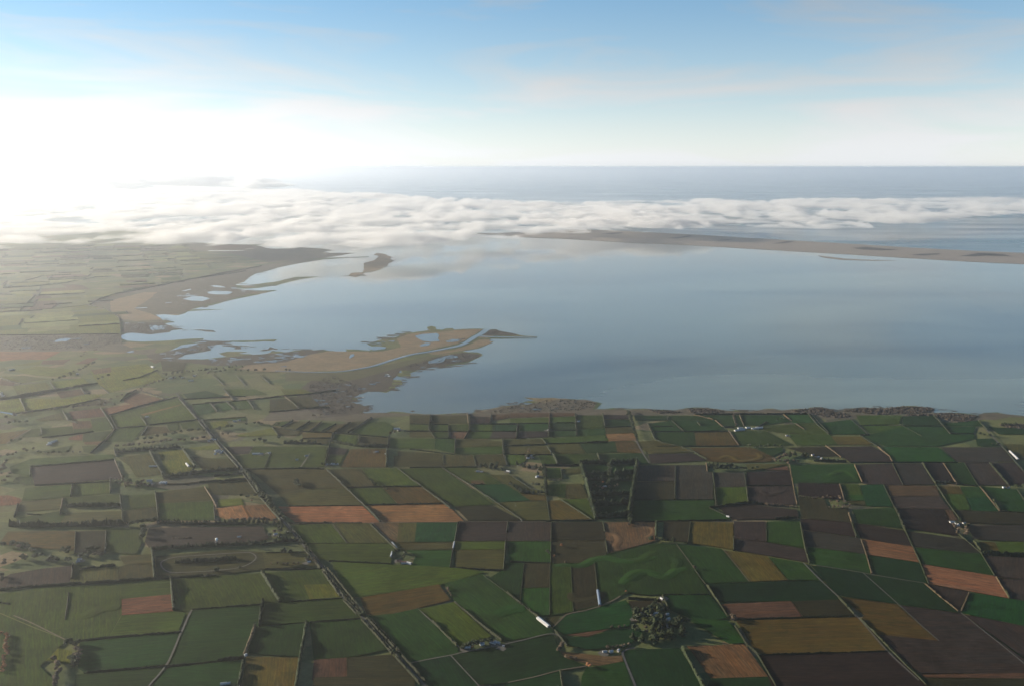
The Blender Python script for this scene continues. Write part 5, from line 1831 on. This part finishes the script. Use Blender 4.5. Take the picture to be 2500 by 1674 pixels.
thicket('willow_thicket', 'brown willow thicket massed along the near lake shore', [
    ('b5', '280,185 420,172 540,208 640,230 680,250 640,275 460,262 380,240 300,220'), ('b5', '640,205 760,178 1000,182 1200,162 1420,172 1500,190 1440,215 1200,232 940,240 860,230 700,215'),
    ('b5', '1200,240 1440,230 1470,250 1230,250'), ('b5', '1490,232 1700,226 1880,252 1860,290 1740,320 1640,300 1540,270'), ('b4', '1680,205 1840,182 1960,170 2090,215 2060,240 1900,245 1800,225'),
    ('b4', '700,182 940,186 1040,205 1000,225 760,230 700,205'), ('b4', '340,198 520,200 640,212 600,228 380,225'), ('b5', '2090,335 2342,325 2342,380 2160,360')], M_SCRUB, 5, 2.5, 6.5, 90)
thicket('reed_scrub', 'dark brown scrub dotted over the marsh flats', [
    ('b3', '960,160 1100,150 1300,100 1540,96 1780,125 1740,180 1500,215 1100,215 900,220 760,215'), ('c3', '20,640 200,700 360,780 250,860 240,930 280,1000 0,1020 -240,940 -200,760'),
    ('c3', '700,570 960,490 1300,435 1440,450 1300,520 1040,550 860,590'), ('c2', '400,1250 800,1160 1000,1110 860,1160 760,1200 600,1230'), ('c2', '20,935 380,935 440,1000 260,1030 20,1025'),
    ('c1', '0,670 500,665 1140,655 1150,735 900,780 600,795 0,800'), ('c3', '1480,268 1520,232 1600,214 1640,235 1620,265'), ('c3', '1120,320 1240,300 1320,300 1260,345')], M_SCRUB, 6, 1.5, 4.0, 22)
# small broken pools through the marsh
def pools(areas, seed):
    r = random.Random(seed); V = []; F = []
    for t, w, n, smax in areas:
        poly = px(t, w.split())
        xs = [p[0] for p in poly]; ys = [p[1] for p in poly]
        got = 0; tries = 0
        while got < n and tries < n * 40:
            tries += 1
            x = r.uniform(min(xs), max(xs)); y = r.uniform(min(ys), max(ys)); ins = False
            for i in range(len(poly)):
                a, b = poly[i], poly[i - 1]
                if (a[1] > y) != (b[1] > y) and x < (b[0] - a[0]) * (y - a[1]) / (b[1] - a[1]) + a[0]: ins = not ins
            if not ins: continue
            got += 1
            c = G(x, y); s = smax * r.random() ** 2.2 + 4; an = r.uniform(-0.6, 0.6); k = r.randrange(9, 15)
            el = r.uniform(1.2, 3.0)
            o = len(V)
            for j in range(k):
                q = 6.283 * j / k; rr = s * r.uniform(0.5, 1.3)
                dx, dy = rr * el * math.cos(q), rr * math.sin(q)
                V.append((c.x + dx * math.cos(an) - dy * math.sin(an), c.y + dx * math.sin(an) + dy * math.cos(an), 1.95))
            V.append((c.x, c.y, 1.95))
            for j in range(k): F.append((o + k, o + j, o + (j + 1) % k))
    return tag(mesh_obj('marsh_pools', V, F, M_POND), 'small broken pools of water scattered through the marsh', 'water', kind='stuff')
pools([('c2', '300,1290 520,1275 760,1285 1000,1262 1200,1245 1480,1225 1760,1200 1800,1230 1560,1290 1200,1320 900,1330 640,1305', 45, 20),
       ('c2', '300,1240 560,1130 760,1110 800,1150 600,1215 400,1260', 22, 19), ('c1', '1180,545 1380,540 1560,560 1630,600 1440,630 1260,620 1160,640', 16, 24),
       ('c3', '0,700 200,720 360,780 260,860 230,930 280,1000 0,1020 -200,940 -200,780', 39, 11), ('c3', '330,700 520,640 600,640 560,700 430,755', 11, 14), ('c3', '520,330 640,320 640,300 420,345 430,380 560,372', 7, 17),
       ('c2', '420,700 800,600 1200,560 1280,600 1000,690 760,740 560,790 420,790', 22, 48), ('c1', '100,690 900,680 1140,670 1140,720 800,760 200,790', 9, 20), ('c3', '860,590 1060,480 1300,440 1440,450 1250,530 1020,555', 9, 16),
       ('b3', '960,170 1300,110 1540,110 1740,140 1700,180 1300,200 1100,200', 10, 8)], 77)
# dark planted strips on the spit
for t, w in (('d3', '145,408 220,402 250,400 260,404 200,411'), ('d3', '485,430 560,424 600,416 620,420 540,434'), ('d3', '720,445 800,438 840,434 800,442'), ('d3', '1030,460 1080,452 1110,446 1150,448 1090,458'),
             ('d3', '1450,482 1520,476 1620,486 1700,490 1600,494 1500,490'), ('d3', '1745,518 1820,512 1900,510 1905,515 1820,522'), ('d3', '2005,524 2050,518 2100,510 2200,512 2180,520 2080,526'), ('d3', '2090,508 2230,514 2280,526 2160,522')):
    tag(sheet('shelter_planting', frac([G(*p) for p in px(t, w.split())], 10, 100, len(w) + int(w[:3].strip(','))), 5.0, M_FRINGE), kind='structure')

# reed islets breaking up the shallow edge of the bay
def islets(areas, seed):
    r = random.Random(seed); V = []; F = []
    for t, w, n, smax in areas:
        line = px(t, w.split())
        for k in range(n):
            q = r.uniform(0, len(line) - 1.001); i = int(q); f = q - i
            x = line[i][0] * (1 - f) + line[i + 1][0] * f + r.uniform(-9, 9); y = line[i][1] * (1 - f) + line[i + 1][1] * f + r.uniform(-4, 4)
            c = G(x, y); s = smax * r.random() ** 1.8 + 8; m = r.randrange(9, 14); el = r.uniform(1.5, 4.5); an = r.uniform(-0.3, 0.3)
            o = len(V)
            for j in range(m):
                a = 6.283 * j / m; rr = s * r.uniform(0.4, 1.3)
                dx, dy = rr * el * math.cos(a), rr * math.sin(a)
                V.append((c.x + dx * math.cos(an) - dy * math.sin(an), c.y + dx * math.sin(an) + dy * math.cos(an), 0.75))
            V.append((c.x, c.y, 1.1))
            for j in range(m): F.append((o + m, o + j, o + (j + 1) % m))
    return tag(mesh_obj('reed_islets', V, F, M_FRINGE), 'scattered reed islets along the ragged edge of the bay', 'islets', kind='stuff')
islets([('c2', '420,960 560,990 480,920 380,905', 18, 20), ('c2', '700,1100 900,1130 1100,1150 1300,1180 1480,1195 1700,1185', 34, 18), ('c2', '640,790 860,755 1000,712 1180,672 1300,640', 26, 26), ('c2', '1240,470 1400,435 1080,560 1400,580 1700,505', 26, 34),
        ('c3', '300,360 420,330 560,290 700,250 830,235', 22, 16), ('c3', '400,760 560,800 700,720 840,610 1000,575 1200,555 1400,500', 40, 12), ('c3', '240,850 230,900 380,955 290,1010', 26, 10), ('b3', '300,238 560,232 740,195 960,155 1080,130', 30, 7), ('b4', '60,188 300,200 660,190 1000,198 1240,212 1400,205', 34, 7), ('b5', '60,205 480,190 660,195 1200,160 1500,195 1900,245', 40, 7), ('d2', '640,700 740,740 700,800 560,840 440,860', 26, 40)], 31)
# ------------------------------------------------------------------ low cloud over the coast
_rng = np.random.RandomState(11)
def vnoise(x, y, seed):
    """smooth value noise, vectorised"""
    xi = np.floor(x).astype(np.int64); yi = np.floor(y).astype(np.int64)
    fx = x - xi; fy = y - yi
    fx = fx * fx * fx * (fx * (fx * 6 - 15) + 10); fy = fy * fy * fy * (fy * (fy * 6 - 15) + 10)
    def h(a, b):
        n = (a * 374761393 + b * 668265263 + seed * 1442695041) & 0x7fffffff
        n = ((n ^ (n >> 13)) * 1274126177) & 0x7fffffff
        n = (n ^ (n >> 16)) & 0xffff
        return n / 65535.0
    a, b, c, d = h(xi, yi), h(xi + 1, yi), h(xi, yi + 1), h(xi + 1, yi + 1)
    return (a * (1 - fx) + b * fx) * (1 - fy) + (c * (1 - fx) + d * fx) * fy
def fbm(x, y, seed, octs=4, gain=0.5):
    s = 0; a = 1; t = 0
    for k in range(octs):
        s = s + a * vnoise(x * 2 ** k + 17.3 * k, y * 2 ** k - 9.1 * k, seed + k); t += a; a *= gain
    return s / t
def billow(x, y, seed, octs=4, gain=0.5):
    s = 0; a = 1; t = 0
    for k in range(octs):
        n = vnoise(x * 2 ** k + 17.3 * k, y * 2 ** k - 9.1 * k, seed + k)
        s = s + a * (1 - np.abs(2 * n - 1)) ; t += a; a *= gain
    return s / t

def cloud_sheet(name, x0, x1, y0, y1, cell, thick, zb, mat):
    nx = int((x1 - x0) / cell) + 1; ny = int((y1 - y0) / cell) + 1
    X, Y = np.meshgrid(np.linspace(x0, x1, nx), np.linspace(y0, y1, ny))
    T = thick(X, Y)
    use = T > 0
    idx = -np.ones(T.shape, dtype=np.int64)
    quad = use[:-1, :-1] | use[1:, :-1] | use[:-1, 1:] | use[1:, 1:]
    vu = np.zeros(T.shape, bool)
    vu[:-1, :-1] |= quad; vu[1:, :-1] |= quad; vu[:-1, 1:] |= quad; vu[1:, 1:] |= quad
    n = int(vu.sum()); idx[vu] = np.arange(n)
    T = np.maximum(T, 0)
    top = np.stack([X[vu], Y[vu], zb + T[vu]], 1)
    bot = np.stack([X[vu], Y[vu], zb - 2.0 - 0.25 * T[vu]], 1)
    q = np.argwhere(quad)
    a = idx[q[:, 0], q[:, 1]]; b = idx[q[:, 0], q[:, 1] + 1]; c = idx[q[:, 0] + 1, q[:, 1] + 1]; d = idx[q[:, 0] + 1, q[:, 1]]
    F = [np.stack([a, b, c, d], 1), np.stack([d + n, c + n, b + n, a + n], 1)]
    # rim
    qp = np.pad(quad, 1)
    for (di, dj, e0, e1) in ((-1, 0, 0, 1), (0, 1, 1, 2), (1, 0, 2, 3), (0, -1, 3, 0)):
        nb = qp[q[:, 0] + 1 + di, q[:, 1] + 1 + dj]
        c4 = np.stack([a, b, c, d], 1)[~nb]
        F.append(np.stack([c4[:, e1], c4[:, e0], c4[:, e0] + n, c4[:, e1] + n], 1))
    F = np.concatenate(F)
    V = np.concatenate([top, bot])
    me = bpy.data.meshes.new(name)
    me.vertices.add(len(V)); me.vertices.foreach_set('co', V.ravel())
    me.loops.add(F.size); me.loops.foreach_set('vertex_index', F.ravel().astype(np.int32))
    me.polygons.add(len(F))
    me.polygons.foreach_set('loop_start', np.arange(0, F.size, 4, dtype=np.int32))
    me.polygons.foreach_set('loop_total', np.full(len(F), 4, dtype=np.int32))
    me.update(calc_edges=True); me.validate()
    me.materials.append(mat)
    o = bpy.data.objects.new(name, me); COL.objects.link(o)
    return o

def vol_mat(name, color, density, aniso):
    w = N(name)
    p = w.add('ShaderNodeVolumePrincipled')
    p.inputs['Color'].default_value = (*color, 1)
    p.inputs['Density'].default_value = density
    p.inputs['Anisotropy'].default_value = aniso
    w.link(p.outputs[0], w.out.inputs['Volume'])
    return w.m
M_CLOUD = vol_mat('cloud_vapour', (0.60, 0.60, 0.60), 0.0021, 0.10)

def sstep(e0, e1, x):
    t = np.clip((x - e0) / (e1 - e0), 0, 1); return t * t * (3 - 2 * t)
def bank(X, Y):
    # near edge of the bank runs from the left (nearer) to the right (farther)
    u = X / Y
    near = np.interp(u, [-0.75, -0.5, -0.33, -0.2, -0.1, 0.0, 0.1, 0.25, 0.4, 0.5, 0.7], [10800, 11300, 12000, 12300, 12700, 14000, 15200, 16300, 16300, 19500, 25000])
    far = np.interp(u, [-0.75, -0.3, -0.1, 0.1, 0.3, 0.5, 0.7], [80000, 60000, 42000, 38000, 40000, 42000, 42000])
    wob = 1300 * (fbm(X / 2300, Y / 2300, 5) - 0.5) * 2
    m = sstep(0, 3500, Y - near - wob) * sstep(0, 9000, far + 2.5 * wob - Y)
    wx = 0.8 * fbm(X / 1000, Y / 1000, 71, 4); wy = 0.8 * fbm(X / 1000, Y / 1000, 72, 4)
    n = 0.60 * billow(X / 820 + wx, Y / 1150 + wy, 21, 5, 0.55) + 0.40 * fbm(X / 2600, Y / 4200, 44, 5)
    hole = np.interp(u, [-0.6, -0.4, -0.2, 0.1, 0.3, 0.5], [0.37, 0.38, 0.41, 0.41, 0.40, 0.40])
    t = n - (0.98 - hole * m - 0.08 * m)
    return np.where(m > 0.01, t, -1) * 620
cb = cloud_sheet('cloud_bank', -30000, 24000, 10300, 40000, 75.0, bank, 260.0, M_CLOUD)
tag(cb, 'long low bank of white cloud lying over the lake mouth and sea', 'cloud', kind='stuff')
cf = cloud_sheet('cloud_bank', -50000, 34000, 40000, 82000, 220.0, bank, 260.0, M_CLOUD)
tag(cf, 'far white edge of the low cloud bank below the horizon', 'cloud', kind='stuff')
def heaps(X, Y):
    u = X / Y
    m = sstep(-0.62, -0.5, u) * sstep(-0.17, -0.30, u) * sstep(46000, 52000, Y) * sstep(86000, 74000, Y)
    n = 0.6 * billow(X / 5200, Y / 9000, 91, 5, 0.5) + 0.4 * fbm(X / 9000, Y / 14000, 93, 3)
    t = n - (0.95 - 0.42 * m)
    return np.where(m > 0.02, t, -1) * 3300
hc = cloud_sheet('cumulus_heaps', -56000, -6000, 45000, 87000, 260.0, lambda X, Y: np.minimum(heaps(X, Y), 1020 + 0.05 * heaps(X, Y)), 430.0, M_CLOUD)
tag(hc, 'distant heaps of cumulus on the sea horizon beyond the cloud bank', 'cloud', kind='stuff')

# ------------------------------------------------------------------ haze
M_HAZE = vol_mat('haze_air', (0.90, 0.945, 1.0), 1.75e-5, 0.79)
R = 310000.0
hv = [(sx * R, sy * R, z) for z in (-3.0, 1530.0) for sx, sy in ((-1, -1), (1, -1), (1, 1), (-1, 1))]
hf = [(3, 2, 1, 0), (4, 5, 6, 7), (0, 1, 5, 4), (1, 2, 6, 5), (2, 3, 7, 6), (3, 0, 4, 7)]
tag(mesh_obj('haze', hv, hf, M_HAZE), kind='stuff')
# ------------------------------------------------------------------ labels: which one, told by the nearest landmark
MARKS = [(500, 1385, 'racetrack oval'), (560, 1330, 'white radar ball'), (1500, 1190, 'square conifer plantation'), (880, 1255, 'orange stubble fields'), (1325, 1522, 'long white shed'),
 (1600, 1525, 'shaded black farm'), (2330, 1470, 'dark triangular plot'), (2050, 1232, 'looping brown shrubs'), (1955, 1115, 'brown topped grove'), (2335, 1285, 'white farm amid ploughland'),
 (398, 1182, 'three white barns'), (540, 1100, 'houses beside the road'), (1300, 1110, 'farm with autumn trees'), (1205, 1150, 'grove near the plantation'), (1825, 1046, 'white farm by the shore'),
 (968, 1048, 'lone farm by the shore'), (640, 1108, 'white barn in pasture'), (130, 1080, 'pale barn cluster'), (15, 1580, 'curved orange trees'), (185, 1580, 'corner copse'), (985, 1375, 'red roofed farm'),
 (1150, 1580, 'farm by the bottom road'), (1370, 1345, 'orange trees in pasture'), (1430, 1600, 'brown willow clump'), (1785, 1510, 'pale bushy willow'), (1460, 1480, 'narrow blue shed'), (2080, 1540, 'spiky tree shadow'),
 (2270, 1370, 'tan stubble strips'), (190, 1365, 'wooded left farm'), (440, 975, 'upper straight road'), (300, 920, 'river willows'), (60, 930, 'left bay farms'), (1560, 1010, 'shoreside tree belt'),
 (2420, 1070, 'trees at the right edge'), (810, 1000, 'marsh shore'), (640, 1000, 'slanted little plots'), (700, 1140, 'straight road trees'), (1780, 1145, 'dark grove below pasture'), (100, 800, 'left marsh'), (420, 1480, 'tan rectangle'), (700, 1560, 'tall bottom shelterbelt'), (2420, 1560, 'right corner ploughland'), (1130, 1470, 'mottled yellow field'), (1750, 1440, 'long dark green field'), (320, 1255, 'long dark pine row'), (1160, 1280, 'twin purple fields')]
ORD = ['nearest', 'second nearest', 'third nearest', 'fourth nearest', 'fifth nearest', 'sixth nearest', 'seventh nearest', 'eighth nearest', 'ninth nearest', 'tenth nearest', 'eleventh nearest', 'twelfth nearest']
def side_of(x, y, m):
    dx, dy = x - m[0], (y - m[1]) * 1.9
    if abs(dx) > abs(dy): return 'right of' if dx > 0 else 'left of'
    return 'before' if dy > 0 else 'beyond'
def label_all(items):
    """items: (object or list of objects, words, px, py)"""
    box_ = {}
    for it in items:
        o, words, x, y = it
        m = min(MARKS, key=lambda m: (m[0] - x) ** 2 + ((m[1] - y) * 1.9) ** 2)
        box_.setdefault((words, m[2], side_of(x, y, m)), []).append((math.hypot(m[0] - x, (m[1] - y) * 1.9), o))
    for (words, mark, side), lst in box_.items():
        lst.sort(key=lambda t: t[0])
        for k, (d, o) in enumerate(lst):
            lab = f'{words} {side} the {mark}' if len(lst) == 1 else f'{words}, {ORD[min(k, 11)]} {side} the {mark}'
            for q in (o if isinstance(o, list) else [o]):
                q['label'] = lab
def to_px(x, y, z=0.0):
    c, s = math.cos(PITCH), math.sin(PITCH)
    dz = z - CAM_H
    f = y * c - dz * s; u = y * s + dz * c
    return 1250 + F_PX * x / f, 837 - F_PX * u / f
items = []
for o, cls, x, y in FIELD_AT: items.append((o, FIELD_WORD[cls], x, y))
label_all(items)
items = []
for o, kind, P in HEDGE_AT:
    ln = (G(*P[-1]) - G(*P[0])).length
    d = G(*P[-1]) - G(*P[0])
    w = ('short ' if ln < 160 else 'long ' if ln > 700 else '') + HSPEC[kind][3]
    items.append((o, w, sum(p[0] for p in P) / len(P), sum(p[1] for p in P) / len(P)))
    tag(o, cat={'H': 'shelterbelt', 'J': 'shelterbelt', 'Y': 'shelterbelt', 'f': 'fence'}.get(kind, 'hedge'), group='hedges and shelterbelts between the fields')
label_all(items)
items = []
rows = {}
for e, sp, x, y in TREES: rows.setdefault(e['row'], []).append((e, sp, x, y))
for rid, lst in rows.items():
    sp = lst[0][1]
    xs, ys = zip(*[to_px(t[2], t[3]) for t in lst])
    n = len(lst)
    w = SPECIES[sp][4] + ('' if n == 1 else ' of a pair' if n == 2 else ' in clump' if n < 7 else ' in a row')
    items.append(([t[0] for t in lst], w, sum(xs) / n, sum(ys) / n))
label_all(items)
seen = {}
for rid, lst in rows.items():
    for t in lst: t[0]['group'] = t[0]['label'] if len(lst) > 1 else 'single trees on the plain'
items = []
for e, kind, roof, x, y in BUILDINGS:
    X, Y = to_px(x, y)
    items.append((e, ROOF_WORD[roof] + {'house': ' farm house', 'barn': ' barn', 'shed': ' long narrow shed'}[kind], X, Y))
    e['group'] = 'farm buildings scattered over the plain'
label_all(items)
for o, txt in ((ROAD_OBJ[0], 'straight sealed road running from the bottom edge towards the bay'),): o['label'] = txt
